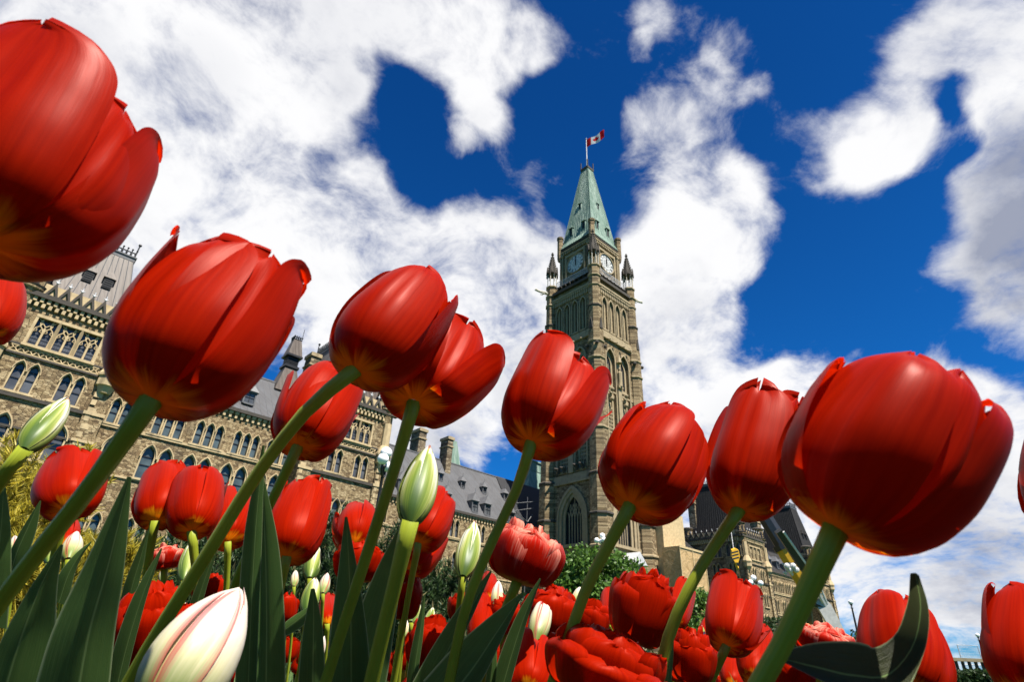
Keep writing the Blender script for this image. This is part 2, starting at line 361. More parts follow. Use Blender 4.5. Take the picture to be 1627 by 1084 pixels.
def square_window():
    ops, fr, pn = [], MB(), MB()
    for c in (-1.42, 0, 1.42):
        ops.append(rect(c - .6, c + .6, 0, 2.2))
        for (a, b_) in ((-.6, -.02), (.02, .6)):
            m_ = c + (a + b_) / 2
            for s in (-1, 1):                         # cusped ogee heads of the two lights
                fr.tube([(m_ + s * .28, .1, 0), (m_ + s * .28, .1, 1.15), (m_ + s * .2, .1, 1.42), (m_, .1, 1.62), (m_ - s * .06, .1, 1.85), (m_, .1, 2.2)], .05, 5)
                fr.tube([(m_ + s * .26, .1, 1.12), (m_ + s * .08, .1, 1.2), (m_ + s * .16, .1, 1.42)], .035, 5)
        for s in (-1, 1): fr.tube([(c, .1, 1.62), (c + s * .3, .1, 1.95), (c + s * .55, .1, 2.2)], .045, 5)
        fr.box(c - .06, c + .06, .05, .2, 0, 1.55)
        pn.box(c - .62, c + .62, .27, .29, -.02, 2.22)
        pn.cur = 1
        for k in range(1, 6): pn.box(c - .6, c + .6, .24, .265, k * .32, k * .32 + .018)
        for k in range(-4, 5): pn.box(c + k * .135 - .008, c + k * .135 + .008, .235, .262, 0, 2.2)
        pn.cur = 0
    W_ = 2.2
    fr.box(-W_, -2.02, -.1, 0, 0, 2.2); fr.box(2.02, W_, -.1, 0, 0, 2.2); fr.box(-W_, W_, -.12, .0, 2.2, 2.42)
    for c in (-.71, .71):
        fr.add([(c - .11, 0, 0), (c, -.22, 0), (c + .11, 0, 0), (c - .11, 0, 2.198), (c, -.22, 2.198), (c + .11, 0, 2.198)], [(0, 1, 4, 3), (1, 2, 5, 4), (0, 2, 1), (3, 4, 5)])
    fr.box(-W_ - .05, W_ + .05, -.24, .0, -.2, -.003)
    return ops, fr, pn
KIND = {
    'twin': lancets((-.42, .42), .265, 1.6, 2.12, .09, .15, 2.0),
    'triple': lancets((-.8, 0, .8), .26, 1.45, 1.95, .1, .16, 2.75),
    'big': lancets((-.61, .61), .42, 1.75, 2.55, .11, .19, 2.7),
    'trio': lancets((-1.0, 0, 1.0), .36, 1.5, 2.25, .09, .14, 3.1),
    'single': lancets((0,), .45, 1.9, 2.75, .12, .2, 1.5),
    'square': square_window()}
FIRST = {}
def facade(parent, u0, u1, z0, z1, plane, face, wins, mat_='rubble', frame_mat='dress', glass='glass', reveal=.34, name='wall'):
    if face == 'S': o, ux, un, rz = (0, plane, 0), (1, 0, 0), (0, -1, 0), 0.0
    else: o, ux, un, rz = (plane, 0, 0), (0, -1, 0), (-1, 0, 0), -math.pi / 2
    mb = MB(); holes = []
    for (k, u, z) in wins:
        for op in KIND[k][0]: holes.append([(u + a, z + b_) for a, b_ in op])
    mb.holed(rect(u0, u1, z0, z1), holes, o, ux, LZ, un, reveal)
    wall = mb.build(name, M[mat_], parent)
    for q, (k, u, z) in enumerate(wins):
        loc = np.array(o, float) + np.array(ux, float) * u + np.array([0, 0, z])
        fr = put('window', (k, frame_mat), lambda: KIND[k][1], M[frame_mat], parent, loc, rz)
        gl = glass
        pn = bpy.data.objects.new('pane', CACHE.setdefault((k, gl, 'pane'), None) or KIND[k][2].mesh('pane', [M[gl], M['iron']]))
        CACHE[(k, gl, 'pane')] = pn.data; COL.objects.link(pn); pn.parent = fr
        if k == 'triple' and q % 2 == 0:              # drawn blinds behind some of the sashes
            bl = MB()
            for c in ((-.8, .8) if q % 4 == 0 else (.8, 0)): bl.box(c - .23, c + .23, .255, .262, .03, .88)
            put_b = bpy.data.objects.new('window_blind', bl.mesh('window_blind', M['blind'])); COL.objects.link(put_b); put_b.parent = fr
    return wall
def hband(parent, name, x0, x1, y0, y1, z0, z1, mat_='dress'):
    mb = MB(); mb.box(x0, x1, y0, y1, z0, z1); return mb.build(name, M[mat_], parent)
def corbels(mb, x0, x1, y, z0, z1, step, w_, d, axis='x', sgn=-1):
    n_ = max(1, int(round((x1 - x0) / step)))
    for k in range(n_):
        c = x0 + (k + .5) * (x1 - x0) / n_
        if axis == 'x': mb.box(c - w_ / 2, c + w_ / 2, min(y, y + sgn * d), max(y, y + sgn * d), z0, z1)
        else: mb.box(min(y, y + sgn * d), max(y, y + sgn * d), c - w_ / 2, c + w_ / 2, z0, z1)
def lattice(mb, x0, x1, y, z0, z1, step=.5):
    mb.box(x0, x1, y - .1, y - .01, z0, z0 + .1); mb.box(x0, x1, y - .1, y - .01, z1 - .1, z1)
    n_ = int((x1 - x0) / step)
    for k in range(n_):
        c = x0 + (k + .5) * (x1 - x0) / n_; h = (z1 - z0) / 2 - .06; zc = (z0 + z1) / 2; hw = (x1 - x0) / n_ / 2
        for s in (-1, 1): mb.tube([(c - hw, y - .06, zc - s * h), (c - .05, y - .06, zc), (c + .05, y - .06, zc), (c + hw, y - .06, zc + s * h)], .055, 4)
def seams(mb, a0, a1, b0, b1, step=.55, r=.028):
    a0, a1, b0, b1 = [np.array(p, float) for p in (a0, a1, b0, b1)]
    n_ = max(2, int(np.linalg.norm(a1 - a0) / step))
    for k in range(n_ + 1):
        f = k / n_
        mb.tube([a0 + (a1 - a0) * f, b0 + (b1 - b0) * f], r, 4)
def cresting(mb, p0, p1, h=.7, step=.35):
    p0, p1 = np.array(p0, float), np.array(p1, float); L = np.linalg.norm(p1 - p0); n_ = max(2, int(L / step))
    up = np.array([0, 0, 1.])
    for z in (0, h * .62): mb.tube([p0 + up * z, p1 + up * z], .045, 4)
    d = (p1 - p0) / n_
    for k in range(n_ + 1):
        q = p0 + d * k; mb.tube([q, q + up * h], .04, 4); mb.ball(q + up * h, .09, 6, 4)
        if k < n_:
            c = q + d / 2 + up * h * .31
            mb.tube([c + (d / 2 * math.cos(a) * .8 + up * h * .25 * math.sin(a)) for a in np.linspace(0, 2 * math.pi, 9)], .03, 4)
def mansard(parent, bx, top, zb, zt, mat_, dormers=2, crest=True):
    rb = MB(); rb.frustum(bx, zb, top, zt)
    sm = MB()
    seams(sm, (bx[0], bx[2], zb), (bx[1], bx[2], zb), (top[0], top[2], zt), (top[1], top[2], zt))
    seams(sm, (bx[0], bx[2], zb), (bx[0], bx[3], zb), (top[0], top[2], zt), (top[0], top[3], zt))
    ro = rb.build('roof', M[mat_], parent); sm.build('roof_seams', M['dark' if mat_ == 'darkroof' else 'seam'], ro)
    hb = MB(); hb.box(top[0] - .12, top[1] + .12, top[2] - .12, top[3] + .12, zt - .35, zt); hb.box(top[0] - .2, top[1] + .2, top[2] - .2, top[3] + .2, zt + .002, zt + .12)
    hb.build('roof_curb', M['seam'], ro)
    if crest:
        cb = MB()
        c4 = [(top[0], top[2]), (top[1], top[2]), (top[1], top[3]), (top[0], top[3])]
        for i in range(4): cresting(cb, (*c4[i], zt + .12), (*c4[(i + 1) % 4], zt + .12))
        for (x, y) in c4: cb.tube([(x, y, zt), (x, y, zt + 1.5)], .06, 5); cb.ball((x, y, zt + 1.5), .14, 8, 6)
        cb.build('cresting', M['iron'], ro)
    for k in range(dormers):
        f = (k + 1) / (dormers + 1); zz = zb + (zt - zb) * .36; x = bx[0] + (bx[1] - bx[0]) * (.14 + .72 * f); g_ = (zz - zb) / (zt - zb)
        y = bx[2] + (top[2] - bx[2]) * g_
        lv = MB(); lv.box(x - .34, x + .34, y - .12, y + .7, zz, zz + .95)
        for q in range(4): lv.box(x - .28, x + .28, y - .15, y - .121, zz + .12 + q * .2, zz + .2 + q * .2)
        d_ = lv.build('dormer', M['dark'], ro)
        rf = MB(); rf.add([(x - .45, y - .22, zz + .95), (x + .45, y - .22, zz + .95), (x + .45, y + 1.2, zz + .95), (x - .45, y + 1.2, zz + .95), (x, y + .1, zz + 1.75), (x, y + 1.5, zz + 1.75)],
                          [(0, 1, 4), (1, 2, 5, 4), (2, 3, 5), (3, 0, 4, 5), (0, 3, 2, 1)])
        rf.build('dormer_roof', M[mat_], ro)
    return ro
def turret(parent, cx, cy, zb, zt, r, mat_='rubble', crown='black'):
    tb = MB(); tb.lathe(cx, cy, [(zb - 2.2, r * .35), (zb - 1.4, r * .7), (zb - .5, r * .86), (zb, r * 1.0), (zb + .12, r * 1.12), (zb + .3, r * 1.12), (zb + .32, r * .95), (zt - .5, r * .95), (zt - .45, r * 1.08), (zt - .2, r * 1.08), (zt, r * .7)], 12)
    tu = tb.build('turret', M[mat_], parent)
    ob = MB()
    for k in range(8):
        a = 2 * math.pi * k / 8 + .2
        px, py = cx + r * .93 * math.cos(a), cy + r * .93 * math.sin(a); tx, ty = -math.sin(a), math.cos(a)
        ob.extrude([(-.17, zb + .5), (.17, zb + .5), (.17, zt - .95), (0, zt - .7), (-.17, zt - .95)], (px, py, 0), (tx, ty, 0), LZ, (math.cos(a), math.sin(a), 0), .08)
    ob.build('turret_openings', M['dark'], tu)
    cb = MB(); cb.lathe(cx, cy, [(zb + .31, r * 1.16), (zb + .42, r * 1.2), (zb + .5, r * 1.0)], 12); cb.lathe(cx, cy, [(zt - .32, r * 1.14), (zt - .22, r * 1.14), (zt - .02, r * .86), (zt + .05, r * .5)], 12)
    cb.build('turret_coping', M[crown], tu)
def pavilion(parent, x0, x1, y, depth, roof_bx, roof_top, zt, roof_mat, swins, wwins=None, mat_='rubble', west=True):
    xc = (x0 + x1) / 2
    facade(parent, x0, x1, 0, 22.3, y, 'S', swins, mat_)
    facade(parent, -(y + depth), -y, 0, 22.3, x0, 'W', wwins or [], 'darkrubble' if wwins else mat_, 'tdress' if wwins else 'dress')  # windowed west wall: its shade put into darker stone and frames
    bk = MB(); bk.add([(x1, y, 0), (x1, y + depth, 0), (x1, y + depth, 22.3), (x1, y, 22.3)], [(0, 1, 2, 3)]); bk.add([(x0, y, 22.3), (x1, y, 22.3), (x1, y + depth, 22.3), (x0, y + depth, 22.3)], [(0, 1, 2, 3)])
    bk.build('rear_wall', M[mat_], parent)
    for sx, xe in ((1, x0), (-1, x1)):               # corner piers with a carved octagonal block on top
        pb = MB(); a, b_ = sorted((xe - sx * .12, xe + sx * 1.15)); pb.box(a, b_, y - .28, y - .002, 0, 14.4); pb.box(a + .06, b_ - .06, y - .22, y - .002, 14.402, 16.9)
        pr = pb.build('pier', M['rubble'], parent)
        qb = MB(); c = (a + b_) / 2
        for zz in np.arange(.3, 16.6, .62): qb.box(c - .5, c - .18 + .2 * (int(zz / .62) % 2), y - .3, y - .281, zz, zz + .4)
        qb.box(a - .05, b_ + .05, y - .36, y - .29, 12.35, 12.55); qb.box(a - .05, b_ + .05, y - .36, y - .29, 14.4, 14.65)
        qb.lathe(c, y - .1, [(16.2, .45), (16.7, .62), (16.75, .75), (17.45, .75), (17.5, .85), (17.7, .85), (18.6, .45), (21, .42)], 8)
        qb.build('pier_trim', M['dress'], pr)
    tr = MB()
    for z0, z1, d in ((12.35, 12.5, .1), (14.38, 14.62, .16), (17.36, 17.5, .14), (18.08, 18.22, .12)):
        tr.box(x0 + 1.16, x1 - 1.16, y - d, y - .003, z0, z1)
    tr.build('string_course', M['black'], parent)
    lb = MB(); lattice(lb, x0 + 1.4, x1 - 1.4, y, 17.5, 18.08, .44); lb.build('lattice_band', M['dress'], parent)
    cb = MB(); corbels(cb, x0 + .5, x1 - .5, y, 21.2, 21.55, .42, .22, .22); corbels(cb, x0 + .72, x1 - .3, y, 21.56, 21.9, .42, .22, .3)
    if wwins: corbels(cb, y + .5, y + depth - .5, x0, 21.2, 21.9, .42, .22, .25, 'y')
    cb.build('corbel_table', M['dress'], parent)
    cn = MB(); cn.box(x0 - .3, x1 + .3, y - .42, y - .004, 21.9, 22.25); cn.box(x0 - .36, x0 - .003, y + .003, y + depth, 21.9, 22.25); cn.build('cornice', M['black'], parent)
    pp = MB(); pp.box(x0, x1, y - .2, y + .15, 22.252, 23.15); pp.box(x0 - .15, x0 + .2, y + .16, y + depth, 22.252, 23.15); pa = pp.build('parapet', M['dress'], parent)
    def finial():
        q = MB(); q.ball((0, 0, .32), .1, 8, 6); q.tube([(0, 0, 0), (0, 0, .65)], .045, 5); q.tube([(-.16, 0, .4), (.16, 0, .4)], .04, 5); return q
    def zig(w_): q = MB(); h = w_; q.extrude([(-h, 0), (-h * .62, 0), (0, .62), (h * .62, 0), (h, 0), (h * .12, 1.02), (-h * .12, 1.02)], (0, 0, 0), LX, LZ, LN, .14); return q
    n_ = 6; xs0, xs1 = x0 + 1.7, x1 - 1.7; h = (xs1 - xs0) / n_ / 2
    for k in range(n_):
        c = xs0 + (k + .5) * (xs1 - xs0) / n_
        put('parapet_gablet', ('zig', round(h, 3)), lambda: zig(h), M['black'], pa, (c, y - .201, 22.28)); put('finial', 'fin', finial, M['lead'], pa, (c, y - .28, 23.1))
    if wwins:
        h2 = (depth - 3) / 16
        for k in range(8):
            c = y + 1.6 + (k + .5) * (depth - 3) / 8
            put('parapet_gablet', ('zig', round(h2, 3)), lambda: zig(h2), M['black'], pa, (x0 - .151, c, 22.28), -math.pi / 2); put('finial', 'fin', finial, M['lead'], pa, (x0 - .2, c, 23.1))
    turret(parent, x0 + .75, y + .45, 22.3, 24.7, .98); turret(parent, x1 - .75, y + .45, 22.3, 24.7, .98)
    if wwins: turret(parent, x0 + .75, y + depth - .8, 22.3, 24.7, .98)
    mansard(parent, roof_bx, roof_top, 22.9, zt, roof_mat)
def wing(parent, x0, x1, y, yr, ze, zr, wins, roof_mat='roof', corb=True, strings=(), glass='glass', mat_='rubble'):
    facade(parent, x0, x1, 0, ze - .2, y, 'S', wins, mat_, glass=glass)
    tr = MB()
    for z0, z1, d in strings: tr.box(x0 + .02, x1 - .02, y - d, y - .003, z0, z1)
    if strings: tr.build('string_course', M['dress'], parent)
    if corb:
        cb = MB(); corbels(cb, x0 + .1, x1 - .1, y, ze - .98, ze - .62, .5, .2, .16); corbels(cb, x0 + .1, x1 - .1, y, ze - .615, ze - .42, .5, .34, .24); cb.build('corbel_table', M['dress'], parent)
    cn = MB(); cn.box(x0 + .01, x1 - .01, y - .36, y - .004, ze - .4, ze - .1); cn.build('gutter', M['black'], parent)
    rb = MB(); rb.add([(x0, y - .3, ze - .098), (x1, y - .3, ze - .098), (x1, yr, zr), (x0, yr, zr), (x0, 2 * yr - y, ze), (x1, 2 * yr - y, ze)], [(0, 1, 2, 3), (3, 2, 5, 4)])
    ro = rb.build('roof', M[roof_mat], parent)
    sm = MB(); seams(sm, (x0 + .1, y - .3, ze - .08), (x1 - .1, y - .3, ze - .08), (x0 + .1, yr, zr), (x1 - .1, yr, zr), .62, .03); sm.box(x0, x1, yr - .1, yr + .1, zr - .03, zr + .14)
    sm.build('roof_seams', M['dark' if roof_mat == 'darkroof' else 'seam'], ro)
    return ro
def dormer(parent, x, y, z, w_, h, mat_='mansard'):
    """small roof window with a pyramid cap, facing south, foot of its front at x, y, z"""
    def mk():
        d = MB(); d.box(-w_ / 2, -w_ / 2 + .12, 0, 1.2, 0, h); d.box(w_ / 2 - .12, w_ / 2, 0, 1.2, 0, h); d.box(-w_ / 2 + .121, w_ / 2 - .121, 0, .3, h - .14, h); d.box(-w_ / 2 + .121, w_ / 2 - .121, -.05, .3, -.05, .1)
        e = .14
        d.add([(-w_ / 2 - e, -e, h), (w_ / 2 + e, -e, h), (w_ / 2 + e, 2.2, h), (-w_ / 2 - e, 2.2, h), (0, .25, h * 1.75), (0, 2.2, h * 1.75)], [(0, 1, 4), (1, 2, 5, 4), (3, 0, 4, 5), (2, 3, 5), (3, 2, 1, 0)])
        d.tube([(0, .25, h * 1.7), (0, .25, h * 2.15)], .035, 4); return d
    def mp():
        p = MB(); p.box(-w_ / 2 + .125, w_ / 2 - .125, .12, .14, .101, h - .142); p.cur = 1; p.box(-.03, .03, .08, .118, .11, h - .15); p.box(-w_ / 2 + .13, w_ / 2 - .13, .08, .117, h * .5, h * .5 + .05); return p
    o = put('dormer', ('dormer', w_, h), mk, M['seam'], parent, (x, y, z))
    put('pane', ('dpane', w_, h), mp, [M['glass'], M['iron']], o, np.array(ORG.get(parent.name, (0, 0, 0))) * 0 + 0)
    return o
def chimney(parent, x0, x1, y0, y1, z0, z1, mat_='darkrubble'):
    c = MB(); c.box(x0, x1, y0, y1, z0, z1 - .5); o = c.build('chimney', M[mat_], parent)
    k = MB(); k.box(x0 - .12, x1 + .12, y0 - .12, y1 + .12, z1 - 1.6, z1 - 1.42); k.box(x0 - .14, x1 + .14, y0 - .14, y1 + .14, z1 - .498, z1 - .1); k.box(x0 + .1, x1 - .1, y0 + .1, y1 - .1, z1 - .098, z1 + .05)
    k.build('chimney_cap', M['tdress'], o); return o

# ---------------------------------------------------------------- parliament building, west half
west = thing('parliament_building', 'long tan sandstone building with pointed windows and steep roofs at the left behind tulips', 'building', (12, 50, 0))
ppw = [('square', None, 18.3), ('twin', -1.22, 14.82), ('twin', 1.6, 14.82), ('big', -1.9, 10.2), ('big', 1.3, 10.2), ('twin', -1.3, 5.5), ('twin', 1.3, 5.5)]
P1 = (-4.1, 4.05); P2 = (19.5, 28.25)
def pw(xc, low='big'):
    L = [('square', xc, 18.3), ('twin', xc - 1.22, 14.82), ('twin', xc + 1.55, 14.82)]
    L += [('big', xc - 1.7, 10.6), ('big', xc + 1.5, 10.6)] if low == 'big' else [('trio', xc - .2, 10.2)]
    return L
pavilion(west, *P1, 50, 12, (-2.75, 3.0, 50.9, 60), (-1.75, 1.75, 52.6, 58.5), 29.4, 'mansard', pw(0.0))
pavilion(west, *P2, 50, 12, (20.6, 27.2, 50.9, 60), (21.7, 26.2, 52.2, 58.0), 29.6, 'mansard', pw(24.0, 'trio'))
ww = [('triple', x, 14.75) for x in (5.6, 8.75, 11.9, 15.05, 18.0)] + [('big', x, 11.15) for x in (8.75, 11.75, 14.75, 17.7)] + [('single', 5.55, 11.0)] + [('twin', x, 6) for x in (6, 9, 12, 15, 18)]
ro = wing(west, P1[1] + .02, P2[0] - .02, 51.7, 56.5, 18.75, 24.2, ww, 'roof', True, ((14.42, 14.62, .12), (10.9, 11.05, .1)), 'tealglass')
for x in (5.8, 10.0, 14.3, 18.2): dormer(ro, x, 51.9, 19.5, 1.1, 1.25)
vb = MB(); vx, vy = 18.6, 56.6                          # louvred ventilator on the ridge
vb.frustum((vx - 1.3, vx + 1.3, vy - 1.3, vy + 1.3), 23.2, (vx - .62, vx + .62, vy - .62, vy + .62), 26.2); vo = vb.build('ventilator', M['mansard'], ro)
lb = MB(); lb.box(vx - .78, vx + .78, vy - .78, vy + .78, 26.201, 26.45); lb.box(vx - .55, vx + .55, vy - .55, vy + .55, 26.451, 27.5); lb.box(vx - .85, vx + .85, vy - .85, vy + .85, 27.501, 27.72)
for q in range(5): lb.box(vx - .62, vx + .62, vy - .62, vy + .62, 26.55 + q * .18, 26.63 + q * .18)
lb.build('louvre_box', M['iron'], vo)
cb_ = MB(); cb_.frustum((vx - .78, vx + .78, vy - .78, vy + .78), 27.722, (vx - .42, vx + .42, vy - .42, vy + .42), 29.7); cb_.build('ventilator_cap', M['mansard'], vo)
cr = MB(); cresting(cr, (vx - .42, vy - .42, 29.72), (vx + .42, vy - .42, 29.72), .35, .2); cresting(cr, (vx - .42, vy - .42, 29.72), (vx - .42, vy + .42, 29.72), .35, .2); cr.tube([(vx + .4, vy - .4, 29.7), (vx + .4, vy - .4, 31.2)], .03, 4); cr.build('cresting', M['iron'], vo)
chimney(west, 20.4, 21.9, 55.9, 57.5, 22, 28.9)
# the range between the pavilion and the tower
Y2, YR2 = 60.0, 65.0
w2 = [('twin', x, 13.5) for x in (34.4, 37.6, 42.2, 45.2, 49.6, 53)] + [('twin', x, 9.6) for x in (37.0, 41.4, 46, 50.5)]
ro2 = wing(west, P2[1] + .02, 69.0, Y2, YR2, 16.95, 24.6, w2, 'roof', True, ((13.2, 13.38, .12), (9.3, 9.45, .1)), 'glass')
def on_slope(px, py):                                   # where the ray meets that roof slope
    d = ray(px, py); k = (24.6 - 16.85) / (YR2 - Y2 + .3); tt = (16.85 + k * (C0[1] - Y2 + .3) - C0[2]) / (d[2] - k * d[1]); return C0 + d * tt
for (px, py) in ((699.6, 764), (735, 776), (769.3, 785), (803, 795)):
    q = on_slope(px, py); dormer(ro2, q[0], q[1] - .1, q[2] - .1, .8, 1.05)
for (px, py) in ((637, 782), (709.5, 803), (753.8, 814), (773.8, 819), (812, 832)):
    q = on_slope(px, py); dormer(ro2, q[0], q[1] - .1, q[2] - .1, 1.15, 1.55)
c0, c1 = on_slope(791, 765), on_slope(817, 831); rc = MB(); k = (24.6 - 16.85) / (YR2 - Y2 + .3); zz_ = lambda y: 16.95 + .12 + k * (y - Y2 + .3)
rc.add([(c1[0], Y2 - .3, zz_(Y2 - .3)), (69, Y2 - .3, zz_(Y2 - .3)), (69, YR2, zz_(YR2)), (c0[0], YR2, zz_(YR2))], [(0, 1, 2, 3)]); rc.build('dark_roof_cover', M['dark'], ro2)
ro2['label'] = 'grey standing seam roof with two rows of little dormers'
chimney(west, 45.4, 46.3, 63.6, 65.4, 22, 28.0); q = on_slope(716, 754)
chimney(west, 41.6, 42.8, 65.4, 67.6, 22, 28.6)
cv = MB(); cv.frustum((48.2, 51.6, 67, 70.4), 22, (49.2, 50.2, 68, 69.4), 29.4); cv.build('copper_roof', M['copper'], west)
cv = MB(); cv.frustum((66.6, 73, 69, 73), 24, (68.3, 71.4, 70, 72.2), 29.6); cv.box(68.2, 71.5, 69.9, 72.3, 29.602, 31.2); cv.box(68.0, 71.7, 69.7, 72.5, 31.202, 31.45); cv.build('copper_ventilator', M['copper'], west)

# ---------------------------------------------------------------- east half
east = thing('parliament_building', 'farther sandstone building with dark roofs and turrets, right of the clock tower', 'building', (118, 50, 0))
PE1 = (103.1, 111.9); PE2 = (132.4, 141.4)
wwin = [('trio', -51.9, 18.6), ('trio', -55.6, 18.6), ('twin', -52.4, 15.3), ('twin', -55.6, 15.3), ('twin', -58.6, 15.3), ('twin', -52.4, 11), ('twin', -55.6, 11)]
def pe(xc):
    return [('square', xc, 18.3), ('twin', xc - 1.5, 14.6), ('twin', xc + 1.5, 14.6), ('twin', xc - 1.5, 10.6), ('twin', xc + 1.5, 10.6), ('trio', xc, 7)]
pavilion(east, *PE1, 50, 12, (104.2, 110.8, 51, 61), (105.4, 109.4, 53.4, 58.6), 33.0, 'darkroof', pe(107.5), wwin)
pavilion(east, *PE2, 50, 12, (133.6, 140.2, 51, 61), (135.2, 138.4, 53, 58.6), 34.0, 'darkroof', pe(136.9))
we = [('triple', x, 14.0) for x in (114, 117, 120, 123, 126, 129)] + [('twin', x, 10.4) for x in (114, 117, 120, 123, 126, 129)] + [('twin', x, 6.6) for x in (114, 117, 120, 123, 126, 129)]
roe = wing(east, PE1[1] + .02, PE2[0] - .02, 51.7, 56.5, 17.9, 23.4, we, 'darkroof', True, ((13.6, 13.8, .12), (9.9, 10.1, .1)))
for x in (114.5, 117.6, 121, 124.5): dormer(roe, x, 51.9, 18.6, 1.2, 1.4, 'darkroof')
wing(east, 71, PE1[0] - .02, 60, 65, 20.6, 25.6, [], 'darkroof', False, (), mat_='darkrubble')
chimney(east, 104.4, 105.9, 59.5, 61, 22, 31.0); chimney(east, 123.2, 125, 55.8, 57.5, 21, 29)
for (x, y, z) in ((105.4, 53.4, 33), (109.4, 58.6, 33)):
    fm = MB(); fm.tube([(x, y, z), (x, y, z + 3)], .06, 4); fm.build('roof_finial', M['iron'], east)
for x in (112.05, 132.2): dp = MB(); dp.tube([(x, 49.75, 0), (x, 49.75, 21)], .12, 6); dp.build('drainpipe', M['iron'], east)
# ---------------------------------------------------------------- clock tower
TX, TY = 63.6, 51.7
tower = thing('clock_tower', 'tall sandstone clock tower with white clock faces and a green copper spire', 'clock tower', (TX, TY, 0))
HB = 4.95                                              # half width of the shaft walls
def tface(f):                                          # frame of the west or south face: origin at the tower axis
    if f == 'S': return (TX, TY - HB, 0), (1, 0, 0), (0, -1, 0), 0.0
    return (TX - HB, TY, 0), (0, -1, 0), (-1, 0, 0), -math.pi / 2
def off(f, u, d, z, hb=HB):
    o, ux, un, rz = tface(f); return np.array([TX, TY, 0]) + np.array(ux) * u + np.array(un) * (hb + d) + np.array([0, 0, z])
LZ0, LS, LA = 13.9, 17.2, 20.6
def big_arch():
    fr = MB()
    for (h0, h1, a0, a1, d) in ((2.45, 2.75, LA + .6, LA + 1.1, .22), (1.95, 2.45, LA + .1, LA + .6, -.12), (1.5, 1.95, LA - .4, LA + .1, -.36)):
        fr.ring(arch(0, h1, LZ0, LS, a1, 10), arch(0, h0, LZ0, LS, a0, 10), (0, -d if d < 0 else 0, 0), LX, LZ, LN, abs(d) if d > 0 else .2)
    fr.box(-2.9, 2.9, -.35, .0, LZ0 - .4, LZ0 - .01)
    for c in (-1.0, -.5, 0, .5, 1.0):
        fr.tube([(c, .5, LZ0), (c, .5, LS + .2)], .085, 6)
        fr.tube([(c, .5, LS + .2), (c + .12, .5, LS + .7), (c + .25, .5, LS + 1.05)], .07, 5); fr.tube([(c, .5, LS + .2), (c - .12, .5, LS + .7), (c - .25, .5, LS + 1.05)], .07, 5)
    for c in (-.75, -.25, .25, .75):
        fr.tube([(c, .5, LS + 1.0), (c + .16, .5, LS + 1.5), (c, .5, LS + 2.1)], .06, 5); fr.tube([(c, .5, LS + 1.0), (c - .16, .5, LS + 1.5), (c, .5, LS + 2.1)], .06, 5)
    fr.tube([(0, .5, LS), (0, .5, LA - .4)], .07, 5)
    return fr
def bay_work():                                        # carving inside one of the tall bays, foot of the bay at the origin (wall plane)
    fr = MB()
    fr.ring(arch(0, 1.25, 0, 17.2, 19.3), arch(0, 1.02, 0, 17.2, 19.0), (0, 0, 0), LX, LZ, LN, .14)
    fr.ring(arch(0, 1.0, 0, 17.2, 18.95), arch(0, .62, 0, 16.4, 18.0), (0, .55, 0), LX, LZ, LN, .12)
    fr.box(-.62, .62, .4, .6, 12.6, 13.1); fr.box(-.62, .62, .45, .6, 9.2, 9.5); fr.box(-.9, .9, -.1, .3, -.3, .0)
    for k in range(14):                                # small pierced screen below
        z = .8 + k * .58
        fr.box(-.62, .62, .42, .55, z, z + .16)
    for c in (-.3, 0, .3): fr.box(c - .05, c + .05, .42, .56, .4, 9.2)
    fr.tube([(0, .5, 13.1), (0, .5, 16.5)], .1, 6)
    for q in range(6):                                 # crouching beast on the ledge
        r_ = random.Random(q + 5); fr.ball((r_.uniform(-.3, .3), .25 - r_.uniform(0, .35), 10.6 + q * .28), r_.uniform(.22, .36), 8, 6)
    fr.ball((0, -.2, 12.1), .3, 8, 6)
    return fr
def bay_dark():
    d = MB(); d.box(-1.05, 1.05, .7, .8, -.05, 19.05); d.cur = 0
    return d
walls = MB()
for f in ('S', 'W'):
    o, ux, un, rz = tface(f)
    holes = [arch(0, 2.46, LZ0, LS, LA + .62, 10)]
    bay_u = (-1.72, 1.72)
    for u in bay_u: holes.append(arch(u, 1.02, 23.9, 41.1, 42.95))
    bel = (-2.62, -.92, .78, 2.48)
    for u in bel: holes.append(arch(u, .56, 46.0, 50.9, 52.1))
    walls.holed(rect(-HB, HB, 0, 55.4), holes, o, ux, LZ, un, .62)
for (a, b_) in (((TX + HB, TY - HB), (TX + HB, TY + HB)), ((TX - HB, TY + HB), (TX + HB, TY + HB))):
    walls.add([(*a, 0), (*b_, 0), (*b_, 55.4), (*a, 55.4)], [(0, 1, 2, 3)])
walls.build('shaft', M['tower'], tower)
sb = MB(); lm = MB()
